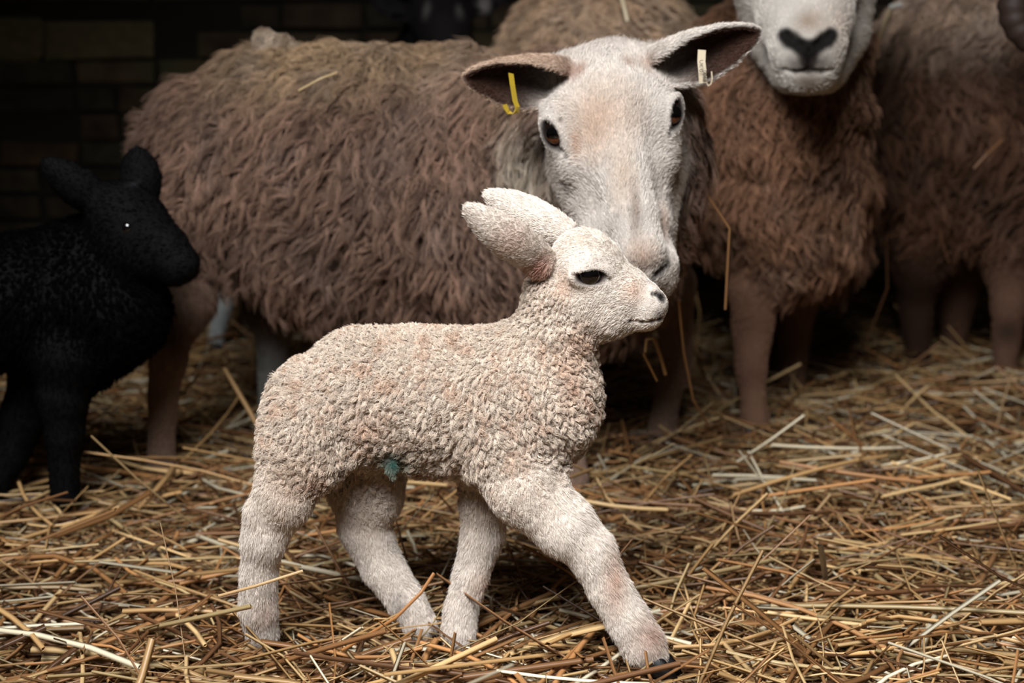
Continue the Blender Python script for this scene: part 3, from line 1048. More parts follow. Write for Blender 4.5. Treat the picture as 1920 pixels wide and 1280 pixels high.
# eyes, nostrils
ew.eye(1033, 254, 29, 18, math.radians(58), C_FACE, rim=.0028, ball=1.0)
ew.eye(1269, 214, 29, 14, math.radians(103), C_FACE, rim=.0028, ball=1.0)
ew.groove([(1050, 280, 4), (1060, 294, 3), (1068, 306, 2)], .5, dark=lin(50, 36, 32))
ew.groove([(1262, 240, 4), (1256, 252, 3)], .5, dark=lin(40, 30, 28))
ew.groove([(1228, 516, 5), (1240, 508, 7), (1250, 498, 5)], .55, dark=lin(44, 32, 30), wide=1.8)
ew.flush(); ew.cut_eyes()
ew.paint(1050, 224, 8, 1.855, lin(70, 60, 52), .8, 0.1)
ew.paint(1130, 215, 105, 1.87, lin(214, 178, 150), .65, 0.0)
ew.paint(1168, 330, 60, 1.84, lin(212, 182, 156), .6, 0.0, (.6, 1, 1.6))
ew.paint(1192, 395, 46, 1.80, lin(136, 110, 92), .75, 0.0, (.36, 1.4, 1.9))
ew.paint(1110, 250, 70, 1.86, lin(206, 170, 142), .5, 0.0, (.7, 1.5, 1.2))
ew.paint(1180, 118, 22, 1.92, lin(150, 112, 92), .7, 0.0)
ew.paint(1085, 135, 24, 1.92, lin(150, 108, 88), .7, 0.0)
ew.paint(1245, 420, 40, 1.87, lin(214, 178, 154), .6, 0.0, (.6, 1.5, 1.4))
ew.paint(1205, 480, 46, 1.79, lin(206, 168, 142), .7, 0.0)
ew.paint(1068, 130, 40, 1.93, lin(170, 126, 102), .6, 0.0)
ew.paint(1215, 120, 30, 1.92, lin(176, 136, 112), .6, 0.0)
ew.paint(1080, 270, 26, 1.87, lin(206, 160, 128), .6, 0.0, (.6, 1, 1.5))
ew.paint(1265, 330, 60, 1.95, lin(214, 184, 160), .5, 0.0)
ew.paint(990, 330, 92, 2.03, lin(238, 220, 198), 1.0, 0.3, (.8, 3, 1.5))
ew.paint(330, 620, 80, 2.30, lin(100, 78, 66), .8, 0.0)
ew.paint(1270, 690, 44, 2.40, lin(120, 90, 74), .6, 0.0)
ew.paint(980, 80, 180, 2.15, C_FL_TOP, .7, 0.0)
ew.paint(600, 110, 260, 2.3, lin(190, 160, 124), .6, 0.1, (1, 1, .45))  # back painted paler than the flanks, top light in the colour
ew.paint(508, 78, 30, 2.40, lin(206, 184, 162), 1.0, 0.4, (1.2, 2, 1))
ew.paint(860, 110, 200, 2.25, lin(176, 146, 114), .6, 0.1, (1, 1, .5))  # same painted top light, towards the withers


def fleece_disp(p):
    return 0.024 * (vnoise(p, (15, 12, 7), 41) - 0.5) + 0.016 * (vnoise(p, (34, 34, 20), 42) - 0.5)


def ewe_disp(p):
    m = np.clip((p[:, 1] - 1.98) / 0.06, 0, 1) * np.clip((p[:, 2] - 0.14) / 0.08, 0, 1)
    return fleece_disp(p) * m


ewe, g, at = finish(ew, 'sheep', (-0.1, 2.35, 0), 'brown-fleeced ewe with tagged ears and white face bent over the lamb', 0.0075,
                    (W(860, 560, 1.75), np.array([0.36, 2.02, 0.78]), 0.0023), ewe_disp, skin=0.6)
eh = ew.holes
fur('fleece', ewe, g, at, grey=0.22, blot=0.34, n= 210000, wool=True, aniso=(1.1, 1, .6), cell=0.0098, amp=0.0028, freq=1.6, clump=0.82, lift=0.30, grav=0.25, radius=0.00032, K=7, var=0.42, seed=51, lenvar=0.4, holes=eh)
fur('coat', ewe, g, at, 120000, cell=0.009, clump=0.22, lift=0.28, grav=0.0, radius=0.00027, K=4, var=0.10, seed=52, holes=eh)
ew.put_eyes(ewe)
for hx, hy, hY in ((303, 878, 2.285), (508, 806, 2.49), (1078, 912, 2.185), (1242, 822, 2.43)):
    hoof(ewe, W(hx, hy, hY) + np.array([0, 0, -.012]), 0.028, (1, -.2), M_HOOF)


def ribbon(name, pts, wid, wdir, thick, mat, parent, vcol=None):
    """a strip of plastic bent along pts"""
    pts = [np.array(p) for p in pts]
    wdir = unit(wdir)
    V, F = [], []
    for i, p in enumerate(pts):
        t = unit(pts[min(i + 1, len(pts) - 1)] - pts[max(i - 1, 0)])
        w = unit(wdir - t * np.dot(wdir, t)); n = np.cross(t, w)
        for a, b in ((-1, -1), (1, -1), (1, 1), (-1, 1)):
            V.append(p + w * wid / 2 * a + n * thick / 2 * b)
    for i in range(len(pts) - 1):
        for k in range(4):
            F.append([i * 4 + k, i * 4 + (k + 1) % 4, i * 4 + 4 + (k + 1) % 4, i * 4 + 4 + k])
    F.append([3, 2, 1, 0]); m = (len(pts) - 1) * 4
    F.append([m, m + 1, m + 2, m + 3])
    return mesh_obj(name, np.array(V), F, mat, parent, smooth=False)


M_TAGY = plain_mat('yellow_tag', (176, 146, 44), 0.45, 0.4, 80)
M_TAGW = plain_mat('pale_tag', (196, 178, 150), 0.5, 0.4, 80)
M_INK = plain_mat('tag_ink', (40, 34, 30), 0.7, 0.2, 80)
tag = ribbon('ear_tag', [W(958, 138, 1.885), W(961, 160, 1.875), W(966, 190, 1.868), W(970, 200, 1.866), W(969, 209, 1.866), W(962, 213, 1.866), W(954, 211, 1.866), W(949, 203, 1.866), W(946, 196, 1.867)],
             RM(11, 180, 1.87), (1, 0.9, 0), .0012, M_TAGY, ewe)
tag['label'] = 'yellow loop ear tag'
tag2 = ribbon('ear_tag', [W(1316, 94, 1.892), W(1315, 115, 1.882), W(1317, 135, 1.876), W(1318, 156, 1.874)], RM(15, 130, 1.87), (1, 0, 0), .0012, M_TAGW, ewe)
tag2['label'] = 'pale printed ear tag'
lp = ribbon('loop', [W(1324, 154, 1.874), W(1328, 161, 1.874), W(1333, 157, 1.874), W(1335, 148, 1.874), W(1334, 134, 1.876)], RM(4, 130, 1.87), (0, 1, 0), .0016, M_TAGW, ewe)
for txt, tx in (('UK 0', 1311), ('00681', 1318)):
    cu = bpy.data.curves.new('tag_print', 'FONT')
    cu.body = txt
    cu.size = RM(10.5, 130, 1.87)
    cu.extrude = 0.0001
    cu.materials.append(M_INK)
    to = bpy.data.objects.new('tag_print', cu)
    COL.objects.link(to)
    tm = bpy.data.meshes.new_from_object(to)
    bpy.data.objects.remove(to)
    to = bpy.data.objects.new('tag_print', tm)
    COL.objects.link(to)
    to.parent = ewe
    q0 = W(tx, 112 if txt[0] == 'U' else 132, 1.8735) + np.array([0, -.0035 if txt[0] == 'U' else -0.0012, 0])
    to.location = q0 - np.array(ewe.location)
    to.rotation_euler = (math.radians(90), math.radians(90), 0)
print('ewe', time.time() - T0)

# ================================================================== the white-faced sheep at her shoulder
e3 = Animal()
C_F3 = lin(138, 100, 76)
fk = dict(col=C_F3, L=0.032, wool=1, k=0.08)
e3.chain([(1462, 330, 160, 2.62), (1462, 370, 170, 2.78), (1440, 340, 165, 3.05), (1430, 330, 150, 3.25)], flow=(0, 0, -1), **fk)
e3.chain([(1462, 270, 150, 2.58), (1468, 430, 135, 2.60), (1440, 500, 70, 2.58)], flow=(0, -.1, -1), **fk)
e3.chain([(1480, 180, 140, 2.55), (1500, 60, 125, 2.5), (1510, -40, 100, 2.45)], flow=(0, -.1, -1), **dict(fk, L=.026))
e3.chain([(1380, 60, 80, 2.8), (1400, 220, 90, 2.75)], flow=(0, 0, -1), **fk)
e3.chain([(1560, 470, 60, 2.68), (1550, 520, 40, 2.68)], flow=(.2, 0, -1), **dict(fk, k=.05))
f3 = dict(col=lin(230, 220, 208), L=0.0065, wool=0, k=0.03)
e3.chain([(1500, -130, 125, 2.45), (1504, -40, 108, 2.36), (1510, 30, 92, 2.29), (1514, 88, 74, 2.24), (1515, 118, 60, 2.235)], flow=(0, .4, 1), **f3)
e3.chain([(1440, -60, 70, 2.44), (1455, 60, 62, 2.40), (1485, 130, 48, 2.34)], flow=(-.3, .5, -.3), **f3)
e3.chain([(1580, -60, 70, 2.44), (1572, 60, 60, 2.40), (1545, 130, 48, 2.34)], flow=(.3, .5, -.3), **f3)
e3.chain([(1495, 135, 36, 2.25), (1535, 135, 36, 2.25)], flow=(0, .3, -1), **dict(f3, k=.02))
e3.chain([(1488, 100, 34, 2.225), (1514, 92, 34, 2.205), (1540, 100, 34, 2.225)], flow=(0, .3, -1), **dict(f3, k=.015))
# the horn-less poll and ears above the view
e3.ear(W(1420, -150, 2.5), W(1290, -190, 2.52), (.2, -1, -.4), .035, 2.2, 1.1, .005, lin(214, 190, 170), C_INEAR, k=.01)
e3.ear(W(1590, -150, 2.5), W(1720, -190, 2.52), (-.2, -1, -.4), .035, 2.2, 1.1, .005, lin(214, 190, 170), C_INEAR, k=.01)
g3 = dict(col=lin(150, 112, 90), L=0.006, wool=0, k=0.03)
e3.chain([(1420, 500, 56, 2.58), (1412, 600, 40, 2.55), (1408, 690, 31, 2.53), (1412, 740, 25, 2.52), (1416, 790, 30, 2.51)], flow=(0, 0, -1), **g3)
e3.chain([(1500, 520, 50, 2.85), (1490, 620, 32, 2.86), (1485, 720, 26, 2.86)], flow=(0, 0, -1), **g3)
e3.chain([(1460, 500, 50, 3.25), (1460, 660, 26, 3.25)], flow=(0, 0, -1), **g3)
e3.chain([(1490, 500, 50, 3.3), (1490, 620, 26, 3.3)], flow=(0, 0, -1), **g3)
BKN = lin(24, 19, 18)
e3.paint(1515, 40, 44, 2.22, lin(146, 116, 92), .8, 0.0)
e3.paint(1575, 50, 80, 2.3, lin(214, 184, 160), .5, 0.0)
e3.groove([(1474, 64, 6), (1486, 74, 9), (1500, 84, 7)], .5, k=.006, dark=BKN, wide=1.5)
e3.groove([(1558, 62, 6), (1546, 74, 9), (1532, 84, 7)], .5, k=.006, dark=BKN, wide=1.5)
e3.groove([(1516, 92, 4), (1516, 110, 4), (1516, 128, 4)], .5, dark=BKN, wide=2.4)
e3.groove([(1468, 130, 3), (1490, 135, 4), (1516, 132, 4), (1542, 135, 4), (1562, 130, 3)], .55, dark=BKN, wide=1.2)
for px_, py_, r_ in ((1472, 66, 20), (1480, 76, 22), (1496, 84, 22), (1508, 90, 22), (1560, 66, 20), (1552, 76, 22), (1536, 84, 22), (1524, 90, 22), (1516, 96, 30), (1516, 114, 26)):
    e3.paint(px_, py_, r_, 2.19, BKN, 1.0, 0.4, (1, 2, 1))
e3.flush()
e3.trims.append((W(1515, 95, 2.2), np.eye(3) / .07, .4))
e3.paint(1490, 120, 26, 2.20, lin(110, 96, 90), .7, 0.1)
e3.paint(1540, 120, 26, 2.20, lin(110, 96, 90), .7, 0.1)
e3.paint(1515, 133, 15, 2.19, lin(36, 28, 26), .9, 0.2, (3.6, 2, .6))
e3.paint(1515, 152, 30, 2.22, lin(120, 92, 74), .7, 0.1, (1.4, 1, .7))
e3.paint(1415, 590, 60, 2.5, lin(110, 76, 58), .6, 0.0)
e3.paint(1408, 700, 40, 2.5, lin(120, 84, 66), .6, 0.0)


def e3_disp(p):
    m = np.clip((p[:, 1] - 2.42) / 0.06, 0, 1) * np.clip((p[:, 2] - 0.18) / 0.08, 0, 1)
    return (fleece_disp(p) + 0.03 * (vnoise(p, (10, 14, 26), 43) - 0.5)) * m


sheep3, g, at = finish(e3, 'sheep', (0.55, 2.75, 0), 'white-faced sheep with a black nose facing out beside the ewe, eyes out of view', 0.0085,
                       (W(1420, 180, 2.1), W(1620, -60, 2.3) + np.array([0, 0.02, 0]), 0.0035), e3_disp, skin=0.7)
fur('fleece', sheep3, g, at, grey=0.22, blot=0.34, n= 90000, wool=True, cell=0.013, amp=0.0035, freq=1.3, clump=0.8, lift=0.36, grav=0.22, radius=0.0005, K=6, var=0.28, seed=61, lenvar=0.4)
fur('coat', sheep3, g, at, 45000, cell=0.009, clump=0.2, lift=0.28, grav=0.0, radius=0.00034, K=4, var=0.1, seed=62)
for hx, hy, hY in ((1418, 796, 2.51), (1485, 726, 2.86)):
    hoof(sheep3, W(hx, hy, hY) + np.array([0, 0, -.012]), 0.028, (-.2, -1), M_HOOF)
print('sheep3', time.time() - T0)

# ================================================================== the horned brown sheep at the edge
e4 = Animal()
C_F4 = lin(94, 65, 48)
fk = dict(col=C_F4, L=0.04, wool=1, k=0.1)
e4.chain([(1745, 200, 175, 3.02), (1850, 215, 215, 3.0), (2000, 225, 225, 2.97), (2150, 215, 215, 2.95)], flow=(-.3, 0, -1), **fk)
e4.chain([(1720, 330, 110, 3.0), (1740, 440, 70, 2.97)], flow=(-.1, 0, -1), **dict(fk, k=.06))
e4.chain([(1830, 360, 110, 2.93), (1990, 400, 130, 2.9)], flow=(0, 0, -1), **dict(fk, k=.06))
e4.chain([(1760, 50, 90, 3.0), (1920, 40, 100, 2.98)], flow=(-.3, 0, -.6), **dict(fk, col=lin(186, 150, 124)))  # paler back: light from above put into the wool colour
e4.chain([(2100, 120, 150, 2.85), (2060, 60, 110, 2.72), (2050, 40, 90, 2.66)], flow=(.1, .2, -1), **dict(fk, L=.03))
e4.chain([(2050, 30, 78, 2.62), (2080, 120, 46, 2.5)], col=lin(60, 44, 36), L=.006, k=.03, flow=(0, .3, 1))
g4 = dict(col=lin(120, 88, 70), L=0.006, wool=0, k=0.03)
e4.chain([(1900, 470, 70, 2.9), (1895, 560, 38, 2.88), (1888, 625, 29, 2.88), (1885, 690, 24, 2.88)], flow=(0, 0, -1), **g4)
e4.chain([(1725, 480, 60, 2.97), (1718, 570, 34, 3.0), (1722, 680, 24, 3.0)], flow=(0, 0, -1), **dict(g4, col=lin(70, 48, 36)))
e4.chain([(1790, 480, 60, 3.1), (1790, 650, 24, 3.15)], flow=(0, 0, -1), **g4)
e4.chain([(1985, 480, 60, 3.08), (1990, 650, 26, 3.1)], flow=(0, 0, -1), **g4)
e4.paint(1800, 20, 150, 2.9, lin(206, 176, 152), .85, 0.1, (1.6, 2, .8))  # top painted paler still, as if lit strongly from above
e4.paint(1888, 622, 36, 2.86, lin(50, 36, 30), .8, .2)
sheep4, g, at = finish(e4, 'sheep', (1.0, 3.0, 0), 'dark brown shaggy horned sheep cut off by the right edge', 0.011, None, lambda p: fleece_disp(p) * np.clip((p[:, 2] - 0.2) / 0.08, 0, 1), skin=0.6)
fur('fleece', sheep4, g, at, grey=0.22, blot=0.34, n= 60000, wool=True, cell=0.020, amp=0.005, freq=1.2, clump=0.8, lift=0.32, grav=0.3, radius=0.0006, K=6, var=0.35, seed=71, lenvar=0.4)
fur('coat', sheep4, g, at, 8000, cell=0.01, clump=0.2, lift=0.3, grav=0, radius=0.0004, K=4, seed=72)
for hx, hy, hY in ((1885, 696, 2.88), (1722, 686, 3.0)):
    hoof(sheep4, W(hx, hy, hY) + np.array([0, 0, -.01]), 0.027, (1, -.1), M_HOOF_BLACK)
hv, hf = [], []
nh, nr = 70, 16
for i in range(nh + 1):
    u = i / nh
    a = math.radians(60) + u * math.radians(400)
    R_ = RM(62 + 14 * u, 20, 2.55)
    c = W(1956, 14, 2.60) + np.array([R_ * math.cos(a), -0.10 * u, R_ * math.sin(a)])
    rr = RM(40, 20, 2.55) * (1 - 0.75 * u) * (1 + 0.07 * math.sin(i * 1.9))
    out = np.array([math.cos(a), 0, math.sin(a)])
    for k in range(nr):
        b = 2 * math.pi * k / nr
        hv.append(c + out * rr * math.cos(b) + YAX * rr * math.sin(b))
for i in range(nh):
    for k in range(nr):
        hf.append([i * nr + k, i * nr + (k + 1) % nr, (i + 1) * nr + (k + 1) % nr, (i + 1) * nr + k])
hf.append(list(range(nr))[::-1]); hf.append([nh * nr + k for k in range(nr)])
M_HORN = plain_mat('ridged_horn', (58, 42, 34), 0.6, 0.35, 70)
hn = mesh_obj('horn', np.array(hv), hf, M_HORN, sheep4)
hn['label'] = 'curled ridged horn'
print('sheep4', time.time() - T0)

# ================================================================== the pale sheep behind the ewe's head
e5 = Animal()
C_F5 = lin(212, 178, 146)
fk = dict(col=C_F5, L=0.035, wool=1, k=0.1)
e5.chain([(1110, 130, 160, 2.92), (1120, 140, 190, 3.1), (1130, 150, 190, 3.35), (1140, 130, 160, 3.55)], flow=(0, -.3, -1), **fk)
e5.chain([(960, 210, 110, 2.98), (1000, 330, 120, 3.0)], flow=(-.3, -.2, -1), **fk)
e5.chain([(1205, 175, 112, 2.98), (1190, 340, 112, 3.0)], flow=(.3, -.2, -1), **fk)
e5.chain([(1110, 120, 26, 2.82), (1105, 300, 22, 2.80)], flow=(0, 0, -1), **dict(fk, k=.03))
g5 = dict(col=lin(180, 150, 128), L=.006, k=.03)
for lx, lY in ((1010, 3.0), (1190, 3.0), (1050, 3.5), (1200, 3.5)):
    e5.chain([(lx, 400, 55, lY), (lx, 540, 30, lY), (lx, 690 if lY < 3.2 else 600, 25, lY)], flow=(0, 0, -1), **g5)
e5.chain([(1140, 60, 110, 3.6), (1150, 0, 80, 3.75), (1180, 20, 60, 3.84)], flow=(0, 0, -1), **dict(fk, L=.02, k=.06))
sheep5, g, at = finish(e5, 'sheep', (0.15, 3.1, 0), 'pale curly-fleeced sheep seen only above the ewe\'s head', 0.012, None, lambda p: fleece_disp(p) * 1.5 * np.clip((p[:, 2] - 0.2) / 0.08, 0, 1), skin=0.7)
fur('fleece', sheep5, g, at, grey=0.22, blot=0.34, n= 50000, wool=True, cell=0.022, amp=0.007, freq=1.5, clump=0.8, lift=0.45, grav=0.15, radius=0.0006, K=6, var=0.25, seed=81, lenvar=0.45)
fur('coat', sheep5, g, at, 4000, cell=0.01, clump=0.2, lift=0.3, grav=0, radius=0.0004, K=4, seed=82)
for lx, lY in ((1010, 3.0), (1190, 3.0), (1050, 3.5), (1200, 3.5)):
    hoof(sheep5, W(lx, 690 if lY < 3.2 else 600, lY) * np.array([1, 1, 0]) + np.array([0, 0, -.01]), .027, (0, 1), M_HOOF)
print('sheep5', time.time() - T0)

# ================================================================== the black sheep with pale streaks by the wall
e6 = Animal()
C_BK = lin(26, 22, 22)
fk = dict(col=C_BK, L=0.025, wool=1, k=0.08)
e6.chain([(450, 330, 130, 3.37), (600, 340, 150, 3.37), (740, 320, 145, 3.37)], flow=(-.3, 0, -1), **fk)
e6.chain([(760, 240, 110, 3.36), (800, 130, 80, 3.34), (825, 60, 66, 3.32)], flow=(0, 0, -1), **fk)
hb = dict(col=C_BK, L=.006, wool=0, k=.03)
e6.chain([(825, 20, 62, 3.28), (835, 60, 52, 3.20), (845, 110, 36, 3.14)], flow=(0, .2, 1), **hb)
e6.ear(W(790, 10, 3.28), W(690, -5, 3.27), (.2, -1, -.3), .035, 2.2, 1.1, .006, C_BK, C_BK, k=.01)
e6.ear(W(870, 0, 3.28), W(965, -25, 3.27), (-.2, -1, -.3), .035, 2.2, 1.1, .006, C_BK, C_BK, k=.01)
for lx, ly, c_ in ((405, 672, lin(186, 190, 188)), (460, 655, lin(120, 100, 86)), (700, 645, C_BK), (760, 645, C_BK)):
    lY = 3.15 if lx < 420 else 3.3 if lx < 500 else 3.38
    e6.chain([(lx + 25, 430, 60, lY + .05), (lx + 12, 570, 22, lY), (lx, ly - 40, 17, lY), (lx - 4, ly, 19, lY)], flow=(0, 0, -1), col=c_, L=.006, wool=0, k=.03)
e6.paint(908, 10, 16, 3.22, lin(150, 140, 136), .8, .1, (1, 2, 2.2))
e6.paint(800, 20, 14, 3.22, lin(120, 112, 110), .7, .1, (.8, 2, 2.5))
e6.paint(862, 20, 14, 3.20, lin(120, 112, 110), .7, .1, (.8, 2, 2.5))
sheep6, g, at = finish(e6, 'sheep', (-0.4, 3.35, 0), 'black sheep with pale face streaks peering over the ewe\'s back', 0.012, None, None, skin=0.8)
fur('fleece', sheep6, g, at, 22000, mat=M_BLACK, wool=True, cell=0.02, amp=0.005, freq=1.2, clump=0.8, lift=0.4, grav=0.2, radius=0.0006, K=5, var=0.25, seed=91)
fur('coat', sheep6, g, at, 9000, cell=0.01, clump=0.2, lift=0.3, grav=0, radius=0.0004, K=4, seed=92)
for lx, ly, lY in ((401, 676, 3.15), (456, 655, 3.3), (700, 645, 3.38), (760, 645, 3.38)):
    q = W(lx, ly, lY); q[2] = -.015
    hoof(sheep6, q, .026, (1, -.1), M_HOOF_BLACK)

# ================================================================== the black lamb
bl = Animal()
kb = dict(col=lin(7, 6, 7), L=0.010, wool=1, k=0.04)
bl.chain([(-150, 560, 118, 2.10), (-30, 570, 132, 2.11), (90, 560, 130, 2.12), (170, 555, 120, 2.12)], flow=(-.6, 0, -.6), **kb)
bl.chain([(170, 560, 118, 2.12), (215, 580, 95, 2.10)], flow=(0, 0, -1), **kb)
bl.chain([(215, 590, 85, 2.10), (150, 660, 82, 2.10)], flow=(0, 0, -1), **kb)
bl.chain([(170, 510, 105, 2.12), (235, 440, 78, 2.10)], flow=(0, 0, -1), **kb)
kh = dict(col=lin(8, 7, 8), L=0.006, wool=0, k=0.02)
bl.ball(228, 402, 68, 2.08, flow=(-.7, 0, .2), **kh)
bl.ball(245, 450, 64, 2.08, flow=(-.7, 0, -.2), **kh)
bl.chain([(262, 425, 60, 2.075), (310, 468, 48, 2.06), (340, 492, 36, 2.05), (348, 498, 28, 2.048)], flow=(-1, 0, .2), **kh)
bl.chain([(260, 470, 56, 2.08), (325, 505, 32, 2.055)], flow=(-1, 0, .2), **kh)
bl.ear(W(195, 392, 2.06), W(82, 302, 2.04), (.1, 1, -.1), RM(34, 350, 2.05), 1.5, 1.0, .005, lin(8, 7, 8), lin(10, 9, 9), L=.006, bulge=.01)
bl.ear(W(262, 370, 2.10), W(256, 278, 2.12), (.1, 1, 0), RM(36, 320, 2.1), 1.5, 1.0, .005, lin(8, 7, 8), lin(10, 9, 9), L=.006, bulge=.01)
bl.chain([(130, 660, 80, 2.07), (118, 740, 50, 2.06), (122, 810, 38, 2.06), (120, 870, 30, 2.06), (122, 925, 30, 2.06)], flow=(0, 0, -1), **kh)
bl.chain([(90, 680, 70, 2.16), (48, 770, 46, 2.16), (20, 850, 36, 2.15), (-6, 905, 30, 2.14)], flow=(-.2, 0, -1), **kh)
bl.chain([(-170, 650, 80, 2.05), (-190, 780, 44, 2.02), (-205, 880, 36, 2.02), (-190, 960, 32, 2.0)], flow=(0, 0, -1), **kh)
bl.chain([(-140, 650, 76, 2.17), (-120, 780, 44, 2.17), (-140, 860, 34, 2.17), (-130, 915, 30, 2.16)], flow=(0, 0, -1), **kh)
bl.chain([(-265, 520, 16, 2.11), (-280, 640, 16, 2.11)], flow=(0, 0, -1), **dict(kb, k=.02))
bl.eye(238, 427, 13, 6, .15, lin(8, 7, 8), kind='lamb', rimcol=lin(8, 7, 8))
bl.cut_eyes()
bl.paint(250, 346, 10, 2.07, lin(70, 68, 70), .5, 0, (1.6, 3, .5))  # glint on the head hairs painted in as a paler streak
blamb, g, at = finish(bl, 'lamb', (-0.75, 2.1, 0), 'black lamb standing in the shadows with its ears up', 0.006, None, None, skin=0.9)
fur('wool', blamb, g, at, 30000, mat=M_BLACK, wool=True, cell=0.008, amp=0.0025, freq=1.2, clump=0.75, lift=0.6, grav=0.1, radius=0.0004, K=4, var=0.2, seed=95)
fur('coat', blamb, g, at, 25000, mat=M_BLACK, cell=0.01, clump=0.2, lift=0.3, grav=0.05, radius=0.0003, K=4, seed=96, holes=bl.holes)
bl.put_eyes(blamb)
for hx, hy, hY in ((124, 930, 2.06), (-6, 912, 2.14), (-190, 966, 2.0), (-130, 920, 2.16)):
    hoof(blamb, W(hx, hy, hY) + np.array([0, 0, -.006]), .018, (1, -.1), M_HOOF_BLACK)
print('animals', time.time() - T0)

# ================================================================== straw
def straw_color(n, rng):
    pal = np.array([lin(222, 184, 130), lin(206, 162, 108), lin(180, 128, 80), lin(146, 102, 64), lin(238, 222, 190), lin(196, 168, 120), lin(108, 74, 48), lin(160, 116, 76)])
    pr = np.array([.19, .19, .18, .14, .08, .07, .10, .05])
    return pal[rng.choice(len(pal), n, p=pr)] * (0.5 + 0.5 * rng.random((n, 1)) ** 1.3)


def straw_batch(n, xy, L, wid, yaw, tilt, z0, bend, rng, sides=3, seg=3):
    """n bent, hollow-looking stalks as arrays of vertices and faces"""
    s = np.linspace(-0.5, 0.5, seg + 1)
    d = np.stack([np.cos(yaw) * np.cos(tilt), np.sin(yaw) * np.cos(tilt), np.sin(tilt)], 1)
    sd = np.stack([-np.sin(yaw), np.cos(yaw), np.zeros(n)], 1)
    up = np.cross(d, sd)
    roll = rng.random(n) * 6.283
    a1 = sd * np.cos(roll)[:, None] + up * np.sin(roll)[:, None]
    a2 = -sd * np.sin(roll)[:, None] + up * np.cos(roll)[:, None]
    cen = np.stack([xy[:, 0], xy[:, 1], z0], 1)
    P = np.empty((n, seg + 1, sides, 3))
    bu = rng.normal(0, 0.35, n)
    kink = rng.random(n) < 0.16
    kamt = rng.normal(0, .35, n) * kink
    kpos = rng.uniform(-.2, .25, n)
    for i, x in enumerate(s):
        c = cen + d * (L * x)[:, None] + sd * (bend * L * (x * x * 4 - 1) * 0.25)[:, None] + up * (bu * bend * L * (1 - x * x * 4) * .2)[:, None] + (sd * .9 + up * .15) * (np.maximum(x - kpos, 0) * kamt * L)[:, None]
        for k in range(sides):
            a = 6.283 * k / sides
            P[:, i, k] = c + a1 * (math.cos(a) * wid * .5)[:, None] + a2 * (math.sin(a) * wid * .27)[:, None]
    V = P.reshape(-1, 3)
    per = (seg + 1) * sides
    F = []
    for i in range(seg):
        for k in range(sides):
            F.append([i * sides + k, i * sides + (k + 1) % sides, (i + 1) * sides + (k + 1) % sides, (i + 1) * sides + k])
    F = np.array(F)
    F = (np.arange(n)[:, None, None] * per + F[None]).reshape(-1, 4)
    return V, F, per


def yaws(n, rng):
    return np.where(rng.random(n) < .55, rng.normal(0.15, .55, n), rng.random(n) * math.pi)


FEET = np.array([W(1226, 1240, 1.518), W(492, 1190, 1.6), W(788, 1178, 1.655), W(860, 1190, 1.63), W(303, 872, 2.285), W(1240, 818, 2.43), W(1416, 792, 2.51), W(1074, 908, 2.185), W(122, 925, 2.06), W(1885, 692, 2.88)])


def keep_clear(xy, L, yaw, z, r=0.022):
    """a stalk does not run through a leg: those above the hoof line near one are left out"""
    ok = np.ones(len(xy), bool)
    d = np.stack([np.cos(yaw), np.sin(yaw)], 1)
    for f in FEET:
        v = f[:2] - xy
        t = np.clip((v * d).sum(1), -L / 2, L / 2)
        dist = np.linalg.norm(v - d * t[:, None], axis=1)
        ok &= ~((dist < r) & (z > 0.004))
    return ok


rs = np.random.default_rng(77)
NS = 44000
# denser where the camera stands close
ys = 0.8 + 3.0 * rs.random(NS) ** 1.25
half_w = 0.35 + ys * 0.55
xs = (rs.random(NS) * 2 - 1) * half_w
lay = rs.random(NS)
L = np.clip(rs.lognormal(math.log(.11), .5, NS), .025, .36)
wd = np.clip(rs.lognormal(math.log(.0051), .38, NS), .0018, .010)
yaw = yaws(NS, rs)
tilt = rs.normal(0, .15, NS) + (rs.random(NS) < .08) * rs.normal(0, .4, NS)
z = floor_h(xs, ys) - 0.055 + 0.055 * lay + np.abs(np.sin(tilt)) * L * .40
ok = keep_clear(np.stack([xs, ys], 1), L, yaw, z)
sel = np.flatnonzero(ok)
V, F, per = straw_batch(len(sel), np.stack([xs, ys], 1)[sel], L[sel], wd[sel], yaw[sel], tilt[sel], z[sel], rs.normal(0, .22, len(sel)), rs)
colr = np.repeat(straw_color(len(sel), rs), per, 0)
bed = mesh_obj('straw_bedding', V, F, M_STRAW, None, smooth=False, vcol=colr)
sset(bed, 'thick golden straw bedding strewn over the barn floor', 'straw', kind='stuff')
print('straw', time.time() - T0)

# the longest stalks lying on top, each one by itself
rt = np.random.default_rng(5)
cnt = 0
M = 900
ty = 1.12 + 1.2 * rt.random(M) ** 1.4
tx = (rt.random(M) * 2 - 1) * (0.08 + ty * .36)
tL = np.clip(rt.lognormal(math.log(.19), .35, M), .09, .36)
tw = np.clip(rt.normal(.0064, .0016, M), .0034, .0105)
tyaw = yaws(M, rt)
ttilt = rt.normal(0, .07, M) + (rt.random(M) < .08) * np.abs(rt.normal(0, .35, M))
tz = floor_h(tx, ty) + .008 + 0.010 * rt.random(M) + np.abs(np.sin(ttilt)) * tL * .42
tok = np.flatnonzero(keep_clear(np.stack([tx, ty], 1), tL, tyaw, tz + .02, .034))[:290]
tcol = straw_color(M, rt) * 1.35
for i in tok:
    V, F, per = straw_batch(1, np.array([[tx[i], ty[i]]]), tL[i:i + 1], tw[i:i + 1], tyaw[i:i + 1], ttilt[i:i + 1], tz[i:i + 1], rt.normal(0, .25, 1), rt, sides=4, seg=4)
    mesh_obj('straw_stalk', V, F, M_STRAW, bed, smooth=False, vcol=np.repeat(tcol[i:i + 1], len(V), 0))


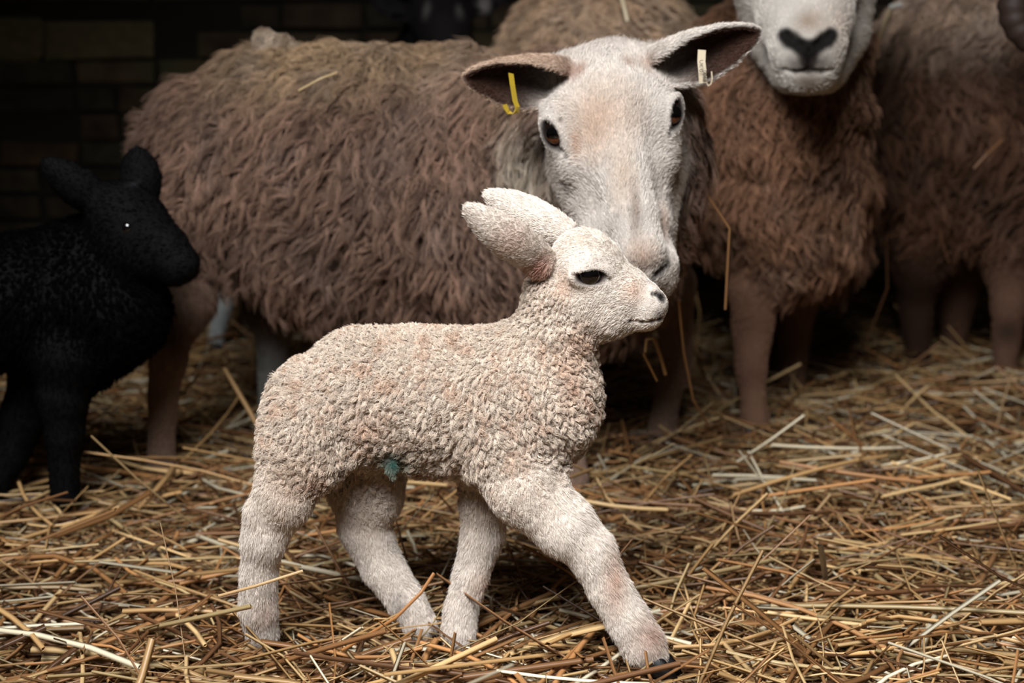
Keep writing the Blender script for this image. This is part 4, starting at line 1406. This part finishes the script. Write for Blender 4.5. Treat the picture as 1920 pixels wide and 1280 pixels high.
def stalk(pts, wpx, rgb, label, name='straw_stalk'):
    """one loose stalk bent through photo positions (px, py, Y)"""
    P = [W(*p) for p in pts]
    fine = []
    for a, b in zip(P[:-1], P[1:]):
        for k in range(4):
            fine.append(a + (b - a) * k / 4)
    fine.append(P[-1])
    w = RM(wpx, pts[0][1], pts[0][2]) / 2
    V, F = [], []
    for i, p in enumerate(fine):
        t = unit(fine[min(i + 1, len(fine) - 1)] - fine[max(i - 1, 0)])
        u = unit(np.cross(t, [0.2, -1, .1])); v = np.cross(t, u)
        for k in range(6):
            a = 6.283 * k / 6
            V.append(p + u * w * math.cos(a) + v * w * .6 * math.sin(a))
    for i in range(len(fine) - 1):
        for k in range(6):
            F.append([i * 6 + k, i * 6 + (k + 1) % 6, i * 6 + 6 + (k + 1) % 6, i * 6 + 6 + k])
    o = mesh_obj(name, np.array(V), np.array(F), M_STRAW, None, vcol=np.tile(lin(*rgb), (len(V), 1)))
    return sset(o, label, 'straw', 'single straws caught on or leaning against the animals')


stalk([(1314, 348, 2.05), (1368, 428, 2.06), (1360, 580, 2.08)], 5, (150, 108, 70), 'bent straw stalk dangling from the ewe\'s neck fleece')
stalk([(1342, 360, 2.06), (1352, 385, 2.06)], 3, (136, 98, 64), 'short bit of straw caught beside the dangling bent stalk')
stalk([(1272, 560, 2.10), (1282, 660, 2.12), (1300, 750, 2.14), (1330, 800, 2.2)], 5, (146, 102, 62), 'long straw stalk reaching down beside the ewe\'s far foreleg')
stalk([(1226, 634, 2.02), (1236, 660, 2.02), (1248, 702, 2.03)], 7, (164, 122, 74), 'thick straw hanging below the ewe\'s chin')
stalk([(1226, 634, 2.02), (1212, 636, 2.02), (1210, 660, 2.02)], 5, (190, 150, 96), 'small folded straw at the ewe\'s chin')
stalk([(1206, 662, 2.03), (1232, 714, 2.04)], 4, (160, 112, 62), 'thin straw stalk under the folded chin straw')
stalk([(1164, -12, 2.76), (1170, 12, 2.74), (1177, 40, 2.73)], 8, (230, 210, 172), 'pale straw stuck on the pale sheep\'s rump')
stalk([(1672, 12, 2.86), (1656, 50, 2.85), (1647, 78, 2.85), (1645, 110, 2.85)], 9, (206, 182, 140), 'bent pale straw on the horned sheep\'s back')
stalk([(1668, 14, 2.85), (1692, 8, 2.85)], 11, (232, 226, 214), 'short whitish straw on the horned sheep\'s back')
stalk([(1826, 316, 2.72), (1850, 290, 2.72), (1880, 262, 2.73)], 5, (128, 88, 56), 'brown straw stuck in the horned sheep\'s flank')
stalk([(1760, 430, 2.75), (1772, 470, 2.75), (1780, 492, 2.75)], 3, (96, 64, 42), 'thin straw hanging from the horned sheep\'s belly')
stalk([(1662, 440, 2.8), (1664, 540, 2.8), (1625, 640, 2.8)], 4, (96, 64, 42), 'long dim stalk drooping behind the white-faced sheep')
stalk([(560, 170, 2.16), (600, 148, 2.16), (632, 136, 2.17)], 4, (196, 168, 120), 'thin pale straw lying on the ewe\'s back')
stalk([(410, 1117, 1.535), (480, 1098, 1.53), (568, 1070, 1.54)], 6, (206, 168, 120), 'pale straw crossing the lamb\'s near hind shank')
stalk([(640, 1220, 1.52), (742, 1158, 1.575), (790, 1110, 1.60), (814, 1074, 1.61)], 7, (176, 120, 70), 'bent straw leaning against the lamb\'s far hind hoof')
print('done', time.time() - T0, 'objects', len(bpy.data.objects))
